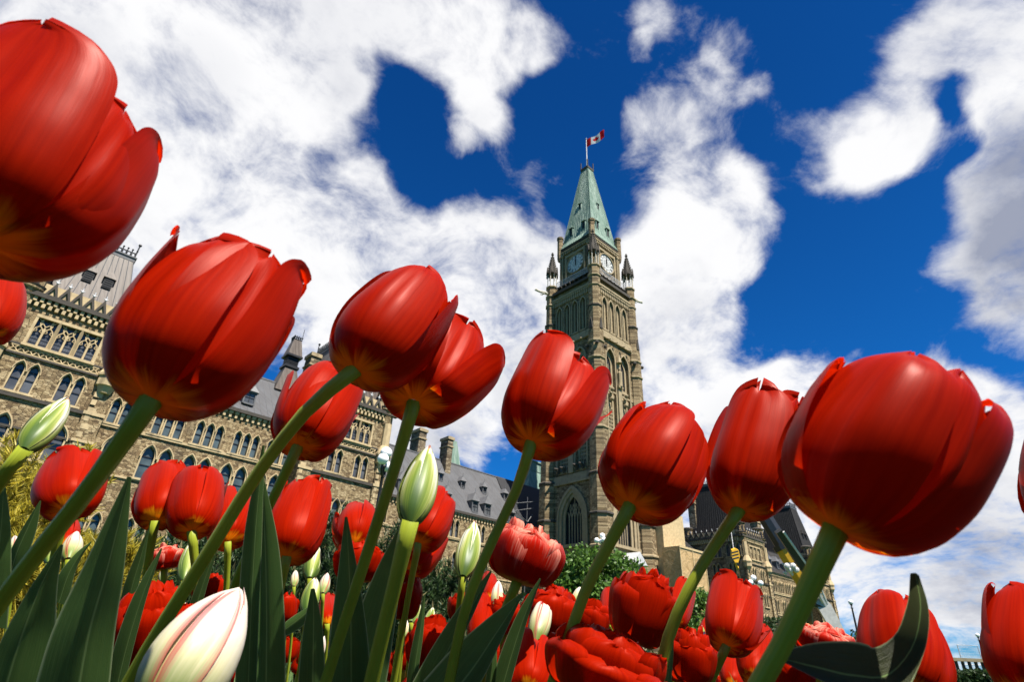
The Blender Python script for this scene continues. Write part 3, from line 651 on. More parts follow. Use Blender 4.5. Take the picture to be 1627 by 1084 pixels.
for f in ('S', 'W'):
    o, ux, un, rz = tface(f)
    ow = put('window', 'tower_arch', big_arch, M['tdress'], tower, o, rz)
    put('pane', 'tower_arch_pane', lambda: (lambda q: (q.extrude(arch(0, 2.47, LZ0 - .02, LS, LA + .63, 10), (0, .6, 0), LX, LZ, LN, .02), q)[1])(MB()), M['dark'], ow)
    for u in bay_u:
        p = off(f, u, 0, 23.9)
        bo = put('window_bay', 'bay', bay_work, M['tdress'], tower, p, rz)
        put('bay_back', 'bay_back', lambda: (lambda q: (q.box(-1.05, 1.05, .6, .66, -.05, 13), q)[1])(MB()), M['tdress'], bo)
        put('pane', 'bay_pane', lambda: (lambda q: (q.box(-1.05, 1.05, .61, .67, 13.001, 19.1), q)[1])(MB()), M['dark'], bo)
    for u in bel:
        p = off(f, u, 0, 46.0)
        bo = put('belfry_opening', 'bel', lambda: (lambda q: (q.ring(arch(0, .72, 0, 4.9, 6.4), arch(0, .56, 0, 4.9, 6.1), (0, 0, 0), LX, LZ, LN, .12),
             q.box(-.56, -.16, .25, .6, 0, 6.1), q.box(.16, .56, .25, .6, 0, 6.1), q.box(-.7, .7, -.2, .0, -.25, -.003), q)[-1])(MB()), M['tdress'], tower, p, rz)
        put('louvre', 'bel_l', lambda: (lambda q: (q.box(-.16, .16, .5, .56, 0, 6.0), q.box(-.57, .57, .601, .64, 0, 6.12), q)[-1])(MB()), M['dark'], bo)
# string courses and corbel tables run between the corner buttresses
for f in ('S', 'W'):
    st = MB(); dk = MB()
    o, ux, un, rz = tface(f); o = np.array(o, float); ux = np.array(ux, float); un = np.array(un, float)
    def slab(mb, u0, u1, z0, z1, d):
        P = lambda u, dd, z: o + ux * u + un * dd + np.array([0, 0, z])
        mb.add([P(u0, .004, z0), P(u1, .004, z0), P(u1, .004, z1), P(u0, .004, z1), P(u0, d, z0), P(u1, d, z0), P(u1, d, z1), P(u0, d, z1)],
               [(0, 1, 2, 3), (4, 7, 6, 5), (0, 4, 5, 1), (1, 5, 6, 2), (2, 6, 7, 3), (3, 7, 4, 0)])
    def one(u0, u1, z0, z1, d, mk_='tdress', nm='string_course'): q = MB(); slab(q, u0, u1, z0, z1, d); q.build(nm, M[mk_], tower)
    for z0, z1, d in ((22.0, 22.35, .3), (22.36, 23.3, .16), (44.3, 44.9, .34), (44.91, 45.6, .2), (35.5, 35.75, .1)): one(-4.1, 4.1, z0, z1, d)
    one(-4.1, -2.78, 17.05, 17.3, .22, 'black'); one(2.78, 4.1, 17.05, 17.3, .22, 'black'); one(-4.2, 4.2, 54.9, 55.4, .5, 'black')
    for k in range(18):
        u = -3.9 + k * .4588; slab(st, u - .14, u + .14, 52.5, 53.25, .24); slab(st, u - .14, u + .2, 53.26, 53.7, .34)
    one(-4.1, 4.1, 53.71, 54.05, .42); one(-.42, .42, 23.4, 36.5, .35, nm='pier'); one(-.36, .36, 36.51, 41.0, .2, nm='pier'); one(-.5, .5, 36.6, 36.9, .6, nm='statue_ledge')
    st.build('corbel_table', M['tdress'], tower)
for f in ('S', 'W'):                                   # a statue on the pier of each face
    p = off(f, 0, .42, 0); s = MB()
    s.lathe(p[0], p[1], [(36.9, .36), (37.5, .3), (38.6, .34), (39.2, .36), (39.5, .14), (39.7, .2), (40.0, .18), (40.15, .05)], 8)
    s.lathe(p[0], p[1], [(40.9, .5), (41.1, .42), (42.4, .08)], 6); s.build('statue', M['tdress'], tower)
    for u in (-2.6, -.9, .9, 2.6):
        p = off(f, u, .55, 0); gb = MB(); gb.ball((p[0], p[1], 44.1), .2, 8, 6); gb.ball((p[0] + (off(f, u, .9, 0) - p)[0], p[1] + (off(f, u, .9, 0) - p)[1], 44.0), .13, 8, 6); gb.build('carved_boss', M['tdress'], tower)
    for u in (-2.3, -1.2, 1.2, 2.3):                   # weathered beasts with spread wings at the foot of the bays
        p = off(f, u, .3, 23.6); q = off(f, u, 1.1, 24.2); e_ = off(f, u + .5, .5, 24.7); e2 = off(f, u - .5, .5, 24.7)
        gb = MB(); gb.tube([p, (p + q) / 2 + [0, 0, .35], q], [.2, .24, .12], 6); gb.tube([p + [0, 0, .2], e_], [.14, .05], 5); gb.tube([p + [0, 0, .2], e2], [.14, .05], 5); gb.ball(q, .17, 8, 6)
        gb.build('gargoyle', M['black'], tower)
CB = 4.7
for sx in (-1, 1):
    for sy in (-1, 1):
        cx, cy = TX + sx * CB, TY + sy * CB
        bm_ = MB(); bm_.lathe(cx, cy, [(0, 1.62), (13, 1.58), (17, 1.52), (22.2, 1.5), (22.8, 1.36), (35.6, 1.34), (36.2, 1.22), (44.6, 1.2), (45.6, 1.08), (49, 1.06), (49.6, .98), (57.4, .96)], 8)
        bt = bm_.build('corner_buttress', M['tower'], tower)
        for z, r_, mk_ in ((13.2, 1.74, 'tdress'), (29, 1.5, 'tdress'), (40, 1.38, 'tdress'), (42.8, 1.36, 'tdress'), (53.3, 1.12, 'tdress'), (55.2, 1.14, 'tdress'), (57.2, 1.12, 'tdress'), (17.2, 1.72, 'black'), (22.5, 1.62, 'black'), (49.3, 1.2, 'black')):
            rg = MB(); rg.lathe(cx, cy, [(z - .18, r_ - .12), (z - .1, r_), (z + .09, r_), (z + .21, r_ - .15)], 8); rg.build('string_ring', M[mk_], bt)
        for k in range(8):                             # little gables and dark beasts half way up
            a = 2 * math.pi * k / 8; dx, dy = math.cos(a), math.sin(a); q = MB()
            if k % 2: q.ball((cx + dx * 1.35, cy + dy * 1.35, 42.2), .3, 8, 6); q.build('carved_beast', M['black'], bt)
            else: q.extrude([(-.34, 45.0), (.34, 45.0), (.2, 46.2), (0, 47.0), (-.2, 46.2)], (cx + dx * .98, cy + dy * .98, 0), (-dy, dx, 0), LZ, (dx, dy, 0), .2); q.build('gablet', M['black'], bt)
        pn = MB()                                      # open pinnacle
        for k in range(8):
            a = 2 * math.pi * (k + .5) / 8
            pn.tube([(cx + .82 * math.cos(a), cy + .82 * math.sin(a), 57.4), (cx + .82 * math.cos(a), cy + .82 * math.sin(a), 60.2)], .075, 6)
        pi_ = pn.build('pinnacle_columns', M['gargoyle'], bt)
        pn = MB(); pn.lathe(cx, cy, [(60.1, .98), (60.5, 1.0), (60.8, .92), (61.2, .82), (64.4, .16), (64.6, .12)], 8)
        for k in range(8):
            a = 2 * math.pi * (k + .5) / 8; dx, dy = math.cos(a), math.sin(a)
            pn.extrude([(-.36, 60.2), (.36, 60.2), (0, 61.7)], (cx + dx * .86, cy + dy * .86, 0), (-dy, dx, 0), LZ, (dx, dy, 0), .16)
            pn.tube([(cx + dx * 1.02, cy + dy * 1.02, 59.7), (cx + dx * 1.02, cy + dy * 1.02, 61.3)], [.12, .04], 5)
            for q in range(6):
                z = 61.6 + q * .5; rr_ = .82 - .66 * (z - 61.2) / 3.2; pn.ball((cx + dx * (rr_ + .05), cy + dy * (rr_ + .05), z), .1, 6, 4)
        pn.ball((cx, cy, 64.8), .27, 8, 6); pn.ball((cx, cy, 65.15), .16, 8, 6)
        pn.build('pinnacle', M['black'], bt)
for (sx, sy, dx, dy) in ((-1, 1, -1, .35), (1, -1, 1, -.15)):       # long pale gargoyles
    cx, cy = TX + sx * CB, TY + sy * CB; gb = MB(); d = np.array([dx, dy, 0.]); d /= np.linalg.norm(d); o = np.array([cx, cy, 55.9])
    gb.tube([o + d * .8, o + d * 1.5 + [0, 0, .1], o + d * 2.3 + [0, 0, .02], o + d * 2.9 + [0, 0, .12], o + d * 3.3 + [0, 0, .1]], [.26, .28, .2, .2, .12], 8)
    gb.ball(o + d * 3.05 + np.array([0, 0, .22]), .22, 8, 6); s_ = np.array([-d[1], d[0], 0])
    for q in (-1, 1): gb.tube([o + d * 1.5, o + d * 1.75 + s_ * q * .28 + [0, 0, -.28], o + d * 2.1 + s_ * q * .25 + [0, 0, -.3]], [.13, .1, .06], 6)
    gb.build('long_gargoyle', M['gargoyle'], tower)
# clock stage
HC = 3.72
cs = MB(); cs.box(TX - HC, TX + HC, TY - HC, TY + HC, 55.4, 65.2); cs.build('clock_stage', M['tower'], tower)
led = MB(); led.box(TX - 4.75, TX + 4.75, TY - 4.75, TY + 4.75, 55.42, 55.75); led.build('stage_ledge', M['black'], tower)
for f in ('S', 'W'):
    o, ux, un, rz = tface(f)
    c = off(f, 0, 0, 60.95, HC)
    def clock_surround():
        s = MB(); s.box(-2.25, -1.98, -.28, -.003, -2.6, 2.6); s.box(1.98, 2.25, -.28, -.003, -2.6, 2.6); s.box(-1.979, 1.979, -.24, -.003, 2.1, 2.5)
        nn = 40; o_ = [(2.02 * math.cos(2 * math.pi * k / nn), 2.02 * math.sin(2 * math.pi * k / nn)) for k in range(nn)]; i_ = [(1.86 * math.cos(2 * math.pi * k / nn), 1.86 * math.sin(2 * math.pi * k / nn)) for k in range(nn)]
        s.ring(o_, i_, (0, 0, 0), LX, LZ, LN, .24); return s
    put('clock_surround', 'csur', clock_surround, M['tdress'], tower, c, rz)
    def face():
        s = MB(); nn = 48; s.extrude([(1.87 * math.cos(2 * math.pi * k / nn), 1.87 * math.sin(2 * math.pi * k / nn)) for k in range(nn)], (0, -.004, 0), LX, LZ, LN, .06); return s
    cf = put('clock_face', 'cface', face, M['white'], tower, c, rz)
    def numerals():
        s = MB(); ROM = ['XII', 'I', 'II', 'III', 'IIII', 'V', 'VI', 'VII', 'VIII', 'IX', 'X', 'XI']
        def bar(a, u0, v0, u1, v1, wd):                # stroke in the rotated frame of one hour
            d = np.array([u1 - u0, v1 - v0]); L = np.linalg.norm(d); n_ = np.array([-d[1], d[0]]) / L * wd / 2
            pts = []
            for (u, v) in ((u0 - n_[0], v0 - n_[1]), (u1 - n_[0], v1 - n_[1]), (u1 + n_[0], v1 + n_[1]), (u0 + n_[0], v0 + n_[1])):
                ca, sa = math.cos(a), math.sin(a); pts.append((u * ca + v * sa, -u * sa + v * ca))
            s.extrude(pts, (0, -.066, 0), LX, LZ, LN, .012)
        for h, r_ in enumerate(ROM):
            a = 2 * math.pi * h / 12; wd = {'I': .1, 'V': .2, 'X': .2}; tot = sum(wd[q] for q in r_); u = -tot / 2
            for q in r_:
                if q == 'I': bar(a, u + .05, 1.22, u + .05, 1.66, .06)
                elif q == 'V': bar(a, u + .03, 1.66, u + .1, 1.22, .055); bar(a, u + .17, 1.66, u + .1, 1.22, .03)
                else: bar(a, u + .02, 1.66, u + .18, 1.22, .055); bar(a, u + .18, 1.66, u + .02, 1.22, .03)
                u += wd[q]
        for k in range(60): a = 2 * math.pi * k / 60; bar(a, 0, 1.72, 0, 1.8, .03)
        for k in range(12): a = 2 * math.pi * (k + .5) / 12; bar(a, 0, .25, 0, 1.1, .022)
        nn = 36
        for (ra, rb) in ((1.68, 1.71), (1.17, 1.2), (.6, .62)):
            s.ring([(rb * math.cos(2 * math.pi * k / nn), rb * math.sin(2 * math.pi * k / nn)) for k in range(nn)], [(ra * math.cos(2 * math.pi * k / nn), ra * math.sin(2 * math.pi * k / nn)) for k in range(nn)], (0, -.066, 0), LX, LZ, LN, .012)
        return s
    put('numerals', 'cnum', numerals, M['iron'], cf)
    def hands():
        s = MB(); s.extrude([(-.09, -.4), (.09, -.4), (.12, .8), (0, 1.15), (-.12, .8)], (0, -.1, 0), LX, LZ, LN, .03)
        s.extrude([(-.05, -.5), (.07, -.5), (.09, 1.2), (.06, 1.62), (.0, 1.2)], (0, -.14, 0), LX, LZ, LN, .03); return s
    put('hands', 'chands', hands, M['iron'], cf)
    def shafts():                                      # clustered shafts at the corners of the stage
        s = MB()
        for u in (-3.45, -3.0, 3.0, 3.45): s.tube([(u, -.12, -4.9), (u, -.12, 2.7)], .16, 8)
        for u in (-3.2, 3.2): s.box(u - .5, u + .5, -.34, -.003, 2.7, 3.0)
        s.box(-2.6, 2.6, -.1, -.003, -4.4, -3.2)
        return s
    put('corner_shafts', 'cshafts', shafts, M['tdress'], tower, c, rz)
    def frieze():
        s = MB()
        for k in range(17): u = -3.5 + k * .4375; s.box(u - .12, u + .12, -.3, -.003, 3.05, 3.6)
        s.box(-3.7, 3.7, -.36, -.003, 3.601, 3.85); return s
    put('frieze', 'cfrieze', frieze, M['tdress'], tower, c, rz)
    def balcony():
        s = MB(); s.box(-3.6, 3.6, -1.0, -.003, -4.3, -4.12)
        for k in range(8): u = -3.4 + k * .97; s.box(u - .1, u + .1, -1.05, -.003, -4.75, -4.302); s.box(u - .07, u + .07, -1.3, -1.051, -4.55, -4.35)
        return s
    bo = put('balcony', 'cbalc', balcony, M['black'], tower, c, rz)
    def rail():
        s = MB(); s.box(-3.6, 3.6, -1.0, -.94, -3.06, -3.0); s.box(-3.6, 3.6, -1.0, -.94, -4.1, -4.04)
        for k in range(37): u = -3.6 + k * .2; s.box(u - .02, u + .02, -.99, -.95, -4.04, -3.06)
        return s
    put('balcony_rail', 'crail', rail, M['lead'], bo)
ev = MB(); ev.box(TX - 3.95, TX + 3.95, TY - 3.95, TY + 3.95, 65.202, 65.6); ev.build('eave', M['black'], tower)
for sx in (-1, 1):
    for sy in (-1, 1):
        pb = MB(); pb.lathe(TX + sx * 3.72, TY + sy * 3.72, [(63.2, .36), (63.6, .5), (64.1, .56), (68.2, .54), (68.25, .66), (68.6, .66), (68.75, .5)], 8); pb.build('corner_post', M['tower'], tower)
# copper spire
sp = MB(); sp.frustum((TX - 4.05, TX + 4.05, TY - 4.05, TY + 4.05), 65.602, (TX - 3.35, TX + 3.35, TY - 3.35, TY + 3.35), 67.2)
sp.frustum((TX - 3.35, TX + 3.35, TY - 3.35, TY + 3.35), 67.2, (TX - .8, TX + .8, TY - .8, TY + .8), 86.0)
spire = sp.build('spire', M['copper'], tower)
sm = MB()
for (ax, sg) in (('x', -1), ('y', -1)):
    for k in range(15):
        f = -1 + 2 * k / 14
        P = lambda z, hw: (TX + sg * hw, TY + f * hw, z) if ax == 'x' else (TX + f * hw, TY + sg * hw, z)
        sm.tube([P(65.6, 4.05), P(67.2, 3.35), P(86, .8)], .055, 4)
sm.build('spire_seams', M['copper'], spire)
tp = MB(); tp.box(TX - .95, TX + .95, TY - .95, TY + .95, 86.0, 86.5); 
for sx in (-1, 1):
    for sy in (-1, 1): tp.tube([(TX + sx * .85, TY + sy * .85, 86.5), (TX + sx * .85, TY + sy * .85, 88.2)], .12, 6)
tp.build('spire_crown', M['black'], spire)
for f in ('S', 'W'):
    o, ux, un, rz = tface(f)
    for row, (z, us) in enumerate(((68.3, (-1.5, 1.5)), (74.5, (0,)))):
        hw = 3.35 - 2.55 * (z - 67.2) / 18.8
        for u in us:
            s_ = 1.0 - .25 * row
            def luc():
                q = MB(); q.box(-.42, -.28, -.1, 1.0, 0, 1.7); q.box(.28, .42, -.1, 1.0, 0, 1.7); q.add([(-.55, -.25, 1.7), (.55, -.25, 1.7), (.55, 1.2, 1.9), (-.55, 1.2, 1.9), (0, -.1, 2.5), (0, 1.2, 2.6)], [(0, 1, 4), (1, 2, 5, 4), (3, 0, 4, 5), (3, 2, 1, 0)]); q.tube([(0, 0, 2.4), (0, 0, 3.4)], .06, 5); return q
            d_ = put('lucarne', 'luc', luc, M['copper'], spire, off(f, u, 0, z, hw), rz); d_.scale = (s_, s_, s_)
            put('lucarne_opening', 'luco', lambda: (lambda q: (q.box(-.28, .28, .0, .3, 0, 1.7), q)[1])(MB()), M['dark'], d_)
fp = MB(); fp.tube([(TX, TY, 86.4), (TX, TY, 88.2), (TX, TY, 95.4)], [.2, .12, .07], 8); fp.ball((TX, TY, 95.5), .18, 8, 6); fp.build('flagpole', M['lead'], tower)
# entrance gable at the foot of the south face
en = MB(); q = np.array([63.2, 45.2, 0]); en.box(62, 64.4, 44.6, 46.4, 0, 11.4); en.build('entrance_porch', M['tdress'], tower)
en = MB(); en.add([(61.7, 44.3, 11.4), (64.7, 44.3, 11.4), (64.7, 46.5, 11.4), (61.7, 46.5, 11.4), (63.2, 44.3, 13.0), (63.2, 46.5, 13.0)], [(0, 1, 4), (1, 2, 5, 4), (3, 0, 4, 5), (2, 3, 5), (3, 2, 1, 0)]); en.build('porch_roof', M['lead'], tower)
# flag
NXF, NYF = 60, 18
fl = MB(); fl.uv = []
A0 = np.array([TX, TY, 95.1]); fd = np.array([.12, -.993, 0]); fs_ = np.array([fd[1], -fd[0], 0]); L_, H_ = 4.5, 2.25
def flag_pt(u, v):                                     # u along the fly, v up the hoist
    wv = .22 * math.sin(u * 7.5 + v * 1.2) * u ** .6; return A0 + fd * (.08 + u * L_ * .96) + fs_ * wv + np.array([0, 0, (v - 1) * H_ - .15 * u + .07 * math.sin(u * 9)])
LEAF = [(0, 1), (.14, .72), (.29, .8), (.24, .3), (.45, .53), (.52, .4), (.8, .45), (.72, .18), (.85, .08), (.4, -.28), (.46, -.46), (.06, -.4), (.05, -.85)]
LEAF = LEAF + [(-x, y) for x, y in LEAF[::-1][:-1]]
def in_leaf(x, y):
    c = False; n_ = len(LEAF)
    for i in range(n_):
        (x1, y1), (x2, y2) = LEAF[i], LEAF[i - 1]
        if (y1 > y) != (y2 > y) and x < (x2 - x1) * (y - y1) / (y2 - y1) + x1: c = not c
    return c
NXF, NYF = 120, 60
vs = [flag_pt(i / NXF, j / NYF) for i in range(NXF + 1) for j in range(NYF + 1)]
fl.v = [tuple(p) for p in vs]
for i in range(NXF):
    for j in range(NYF):
        a = i * (NYF + 1) + j; fl.f.append((a, a + NYF + 1, a + NYF + 2, a + 1))
        u, v = (i + .5) / NXF, (j + .5) / NYF
        fl.mi.append(0 if (u < .25 or u > .75 or in_leaf((u - .5) * L_ / H_ / .42, (v - .5) / .42)) else 1)
fl.uv = None
def cloth(name, col):
    mt, t, b = material(name, .8, .1); b.inputs['Base Color'].default_value = (*col, 1)
    tr = N(t, 'ShaderNodeBsdfTranslucent'); tr.inputs[0].default_value = (*col, 1); mx = N(t, 'ShaderNodeMixShader'); mx.inputs[0].default_value = .4
    t.links.new(b.outputs[0], mx.inputs[1]); t.links.new(tr.outputs[0], mx.inputs[2]); t.links.new(mx.outputs[0], t.nodes['Material Output'].inputs[0]); return mt
M['flagred'] = cloth('red_flag_cloth', (.52, .008, .01)); M['flagwhite'] = cloth('white_flag_cloth', (.62, .62, .62))
tag(fl.build('flag', [M['flagred'], M['flagwhite']], None, True), 'red and white maple leaf flag flying from the tower flagpole', 'flag')

# ---------------------------------------------------------------- tan hoarding beside the tower
mt, t, b = material('tan_wrap_sheet', .55, .3); gg = N(t, 'ShaderNodeNewGeometry'); n = noise_(t, gg.outputs['Position'], .9, 6, .6, 1.0)
t.links.new(ramp(t, n.outputs['Fac'], [(.3, (.31, .2, .085)), (.7, (.46, .32, .16))]), b.inputs['Base Color']); bump(t, b, n.outputs['Fac'], .8, .25); M['wrap'] = mt
M['plywood'] = plain('pale_plywood', (.42, .32, .175), .7)
ho = thing('hoarding', 'tan sheeted construction hoarding standing at the right foot of the clock tower', 'hoarding', (71, 43, 0))
h1 = MB(); h1.box(69.2, 74.6, 44.6, 47.5, 0, 19.5); h1.build('upper_enclosure', M['plywood'], ho)
h2 = MB(); h2.box(68.4, 74.6, 41.8, 44.4, 0, 14.3); h2.build('lower_enclosure', M['wrap'], ho)
h3 = MB()
for x in (68.4, 71.5, 74.6): h3.box(x - .06, x + .06, 41.72, 41.798, 0, 14.3)
h3.box(68.3, 74.7, 41.7, 41.797, 14.1, 14.36); h3.build('batten', M['plywood'], ho)
# ---------------------------------------------------------------- scaffold in front of the dark roof
sf = thing('scaffold', 'thin grey scaffold poles with cross braces, left of the clock tower', 'scaffold', (52, 58, 0))
def on_y(px, py, Y): d = ray(px, py); return C0 + d * ((Y - C0[1]) / d[1])
ps = MB()
for px in (820, 837, 856): a = on_y(px, 826, 58.6); ps.tube([(a[0], 58.6, 0), (a[0], 58.6, on_y(px, 790, 58.6)[2])], .05, 5)
ps.build('pole', M['seam'], sf); ps = MB()
for (p, q) in (((818, 812), (838, 830)), ((838, 830), (846, 818)), ((818, 812), (848, 808)), ((820, 800), (856, 797)), ((826, 833), (822, 840))): ps.tube([on_y(*p, 58.5), on_y(*q, 58.5)], .045, 5)
ps.build('brace', M['seam'], sf)

# ---------------------------------------------------------------- mobile crane
M['craneblack'] = plain('black_boom_paint', (.02, .022, .024), .35, .2, .5); M['yellow'] = plain('yellow_crane_paint', (.55, .30, .012), .45, 0, .4, .15)
M['craneside'] = plain('white_crane_paint', (.52, .52, .5), .4, 0, .4, .1); M['steel'] = plain('bright_steel', (.45, .45, .46), .35, .7)
cr = thing('mobile_crane', 'yellow and black telescopic crane with its boom raised between the tulips', 'crane', (70, 25.5, 0))
D1 = 62
bA, bT = at(1280, 905, 60), at(1141, 702, 70)
def beam(mb, a, b_, w0, w1):
    mb.tube([a, b_], [w0, w1], 4)
b0 = at(1300, 948, 59); b1 = at(1276, 868, 61); b2 = at(1247, 842, 62)
def lerp(a, b_, f): return a + (b_ - a) * f
base = at(1296, 952, 59.5)
ax_ = bT - base
mb = MB(); mb.tube([base, lerp(base, bT, .30)], [1.05, 1.0], 8); mb.build('yellow_boom_section', M['yellow'], cr)
mb = MB(); mb.tube([lerp(base, bT, .28), lerp(base, bT, .31)], [1.15, 1.15], 8); mb.tube([lerp(base, bT, .305), lerp(base, bT, .6)], [.86, .8], 8); mb.tube([lerp(base, bT, .6), lerp(base, bT, .97)], [.6, .5], 8); mb.build('boom', M['craneblack'], cr)
mk = MB()
for k in range(3):
    c = lerp(base, bT, .24) - R[:, 2] * 1.05
    mk.ball(c + np.array([0, 0, .35 - .35 * k]) + R[:, 0] * (.1 * (k % 2)), .16, 8, 6)
mk.build('black_mark', M['craneblack'], cr)
j0, j1 = at(1236, 844, 57), at(1278, 906, 57)
mb = MB(); mb.tube([j0, j1], [.42, .5], 4); jb = mb.build('jib', M['craneblack'], cr); mb = MB(); mb.tube([j0 + R[:, 0] * .42 - R[:, 2] * .3, j1 + R[:, 0] * .5 - R[:, 2] * .3], .14, 5); mb.build('jib_sunlit_edge', M['craneside'], jb)  # white tube added along the jib: its sunlit edge put into colour
mb = MB()
for k in range(9):
    r_ = random.Random(k); c = at(1254 + r_.uniform(-8, 6), 904 + r_.uniform(-8, 10), 56.5); e_ = at(1254 + r_.uniform(-12, 10), 904 + r_.uniform(-10, 12), 56.5); mb.tube([c, e_], .1, 5)
for k in range(4): mb.ball(at(1250 + 5 * k, 900 + 6 * (k % 2), 56.3), .3, 8, 6)
mb.build('sheave_block', M['craneside'], cr)
mb = MB()
for k in range(8): r_ = random.Random(k + 20); mb.ball(at(1141 + r_.uniform(-5, 5), 696 + r_.uniform(-5, 6), 70), r_.uniform(.18, .32), 8, 6)
mb.build('boom_head', M['craneside'], cr)
hk = thing('hook_block', 'yellow and black striped crane hook block hanging by its cable', 'hook block', tuple(at(1167, 882, 60)))
mb = MB(); ht = at(1163, 870, 60); hb_ = at(1171, 896, 60); o_ = (ht + hb_) / 2
mb.extrude([(-.42, .0), (-.3, .62), (.1, .78), (.42, .6), (.46, 0), (.2, -.62), (-.12, -.62)], o_, R[:, 0], (0, 0, 1), -R[:, 2], .3); mb.build('block', M['yellow'], hk)
mb = MB()
for k in (-.3, 0.02, .32): mb.extrude([(-.4, k - .02), (.36, k + .16), (.36, k + .28), (-.4, k + .1)], o_ - R[:, 2] * .301, R[:, 0], (0, 0, 1), -R[:, 2], .02)
mb.build('stripe', M['craneblack'], hk)
mb = MB(); mb.tube([o_ + [0, 0, -.6], o_ + np.array([.1, 0, -1.1]), o_ + np.array([.34, 0, -1.3]), o_ + np.array([.5, 0, -1.05])], [.12, .12, .12, .04], 6); mb.build('hook', M['yellow'], hk)
mb = MB(); mb.tube([bT, o_ + np.array([0, 0, .7])], .03, 4); mb.build('cable', M['steel'], hk)
mb = MB(); mb.tube([o_ + np.array([.1, 0, -1.1]), at(1171, 952, 60)], .035, 4); mb.tube([o_ + np.array([.4, 0, -1.2]), at(1184, 956, 60)], .035, 4); mb.build('sling', M['wrap'], hk)
# the white boom lift in front of the far pavilion
lf = thing('boom_lift', 'white lattice arm of a boom lift below the crane, slanting down to the hedge', 'boom lift', tuple(at(1325, 990, 52) * [1, 1, 0]))
mb = MB(); a_, b_ = at(1291, 925, 52), at(1327, 994, 52); mb.tube([a_, b_], .2, 6); mb.tube([a_ + R[:, 0] * .5, b_ + R[:, 0] * .1], .1, 6)
for k in range(9): f = k / 9; mb.tube([lerp(a_, b_, f), lerp(a_, b_, f + .1) + R[:, 0] * (.5 - .4 * (f + .1))], .07, 5)
mb.build('lattice_arm', M['craneside'], lf)
mb = MB(); mb.extrude([(0, 0), (1.5, -1.2), (2.6, -4.6), (1.6, -4.8), (.2, -1.4)], at(1286, 935, 53), R[:, 0], (0, 0, 1), -R[:, 2], .5); mb.build('boom_panel', plain('grey_lift_panel', (.32, .32, .3), .5), lf)
mb = MB(); mb.tube([at(1283, 952, 52), at(1288, 1000, 52)], .3, 6); mb.tube([at(1284, 960, 52), at(1306, 965, 52)], .22, 6); mb.build('chassis', M['craneblack'], lf)
mb = MB(); mb.box(*(lambda p: (p[0] - 1.2, p[0] + 1.2, p[1] - .8, p[1] + .8, 0, p[2] - 1))(at(1300, 990, 52))); mb.build('carrier', M['yellow'], lf)

# ---------------------------------------------------------------- street lamps
mt, t, b = material('white_lamp_globe', .25, .5); b.inputs['Base Color'].default_value = (.8, .8, .8, 1); M['globe'] = mt
def lamp(label, px, py, d, gr, kind=3):
    top = at(px, py, d); x, y, z = top
    lt = thing('street_lamp', label, 'street lamp', (x, y, 0), 'globe lamps on black iron posts')
    p = MB(); p.lathe(x, y, [(0, .22), (.5, .22), (.6, .13), (1.0, .09), (z * .75, .07), (z - gr * 2.6, .055), (z - gr * 2.4, .12), (z - gr * 2.2, .06), (z - gr * 1.05, .06)], 10)
    p.build('post', M['iron'], lt, True)
    gb = MB(); gb.ball((x, y, z), gr, 16, 12); gb.build('globe', M['globe'], lt, True)
    if kind > 1:
        ar = MB()
        for k in range(kind):
            a = 2 * math.pi * k / kind + .9; dx, dy = math.cos(a) * gr * 2.1, math.sin(a) * gr * 2.1; zz = z - gr * 1.75
            ar.tube([(x, y, zz - gr * 2.4), (x + dx * .6, y + dy * .6, zz - gr * 2.2), (x + dx, y + dy, zz - gr * 1.6), (x + dx, y + dy, zz - gr * .9)], gr * .2, 6)
            g2 = MB(); g2.ball((x + dx, y + dy, zz), gr * .95, 16, 12); g2.build('globe', M['globe'], lt, True)
        ar.build('arm', M['iron'], lt, True)
    else:
        ar = MB(); ar.lathe(x, y, [(z - gr * 1.3, .05), (z - gr * 1.1, gr * .6), (z - gr * .85, gr * .55)], 10); ar.build('globe_holder', M['iron'], lt)
lamp('white globe lamp in front of the second pavilion of the left building', 613.5, 720, 24, .25, 2)
lamp('white globe lamp beside the foot of the clock tower', 957, 852, 39, .19, 4)
lamp('white globe lamp in front of the farther right building', 1197, 919, 40, .2, 3)
lamp('single globe lamp standing alone against the sky by the right hedge', 1351.5, 957.5, 42, .17, 1)
lamp('small lamp post above the terrace wall between fence panels', 1553, 1010, 46, .15, 1)
# ---------------------------------------------------------------- terrace wall, fence panels, hedges
wl0, wl1 = at(1385, 1040, 36), at(1690, 1056, 33); wl0[2] = wl1[2] = 0
wd = (wl1 - wl0); wL = np.linalg.norm(wd); wd = wd / wL; wn_ = np.array([wd[1], -wd[0], 0])
tw_ = thing('terrace_wall', 'low stone terrace balustrade at the bottom right corner of the photo', 'wall', tuple(wl0))
def along(mb, a, b_, d0, d1, z0, z1):
    P = lambda s, d, z: wl0 + wd * s + wn_ * d + np.array([0, 0, z])
    mb.add([P(a, d0, z0), P(b_, d0, z0), P(b_, d1, z0), P(a, d1, z0), P(a, d0, z1), P(b_, d0, z1), P(b_, d1, z1), P(a, d1, z1)], [(0, 3, 2, 1), (4, 5, 6, 7), (0, 1, 5, 4), (1, 2, 6, 5), (2, 3, 7, 6), (3, 0, 4, 7)])
mb = MB(); along(mb, 0, wL, -.2, .2, 0, .82); mb.build('plinth', M['darkrubble'], tw_)
mb = MB(); along(mb, 0, wL, -.26, .26, 1.5, 1.68); along(mb, 0, wL, -.24, .24, .822, .95); mb.build('coping', M['tdress'], tw_)
mb = MB()
for k in range(int(wL / .34)): along(mb, k * .34, k * .34 + .13, -.1, .1, .951, 1.499)
mb.build('baluster', M['black'], tw_)
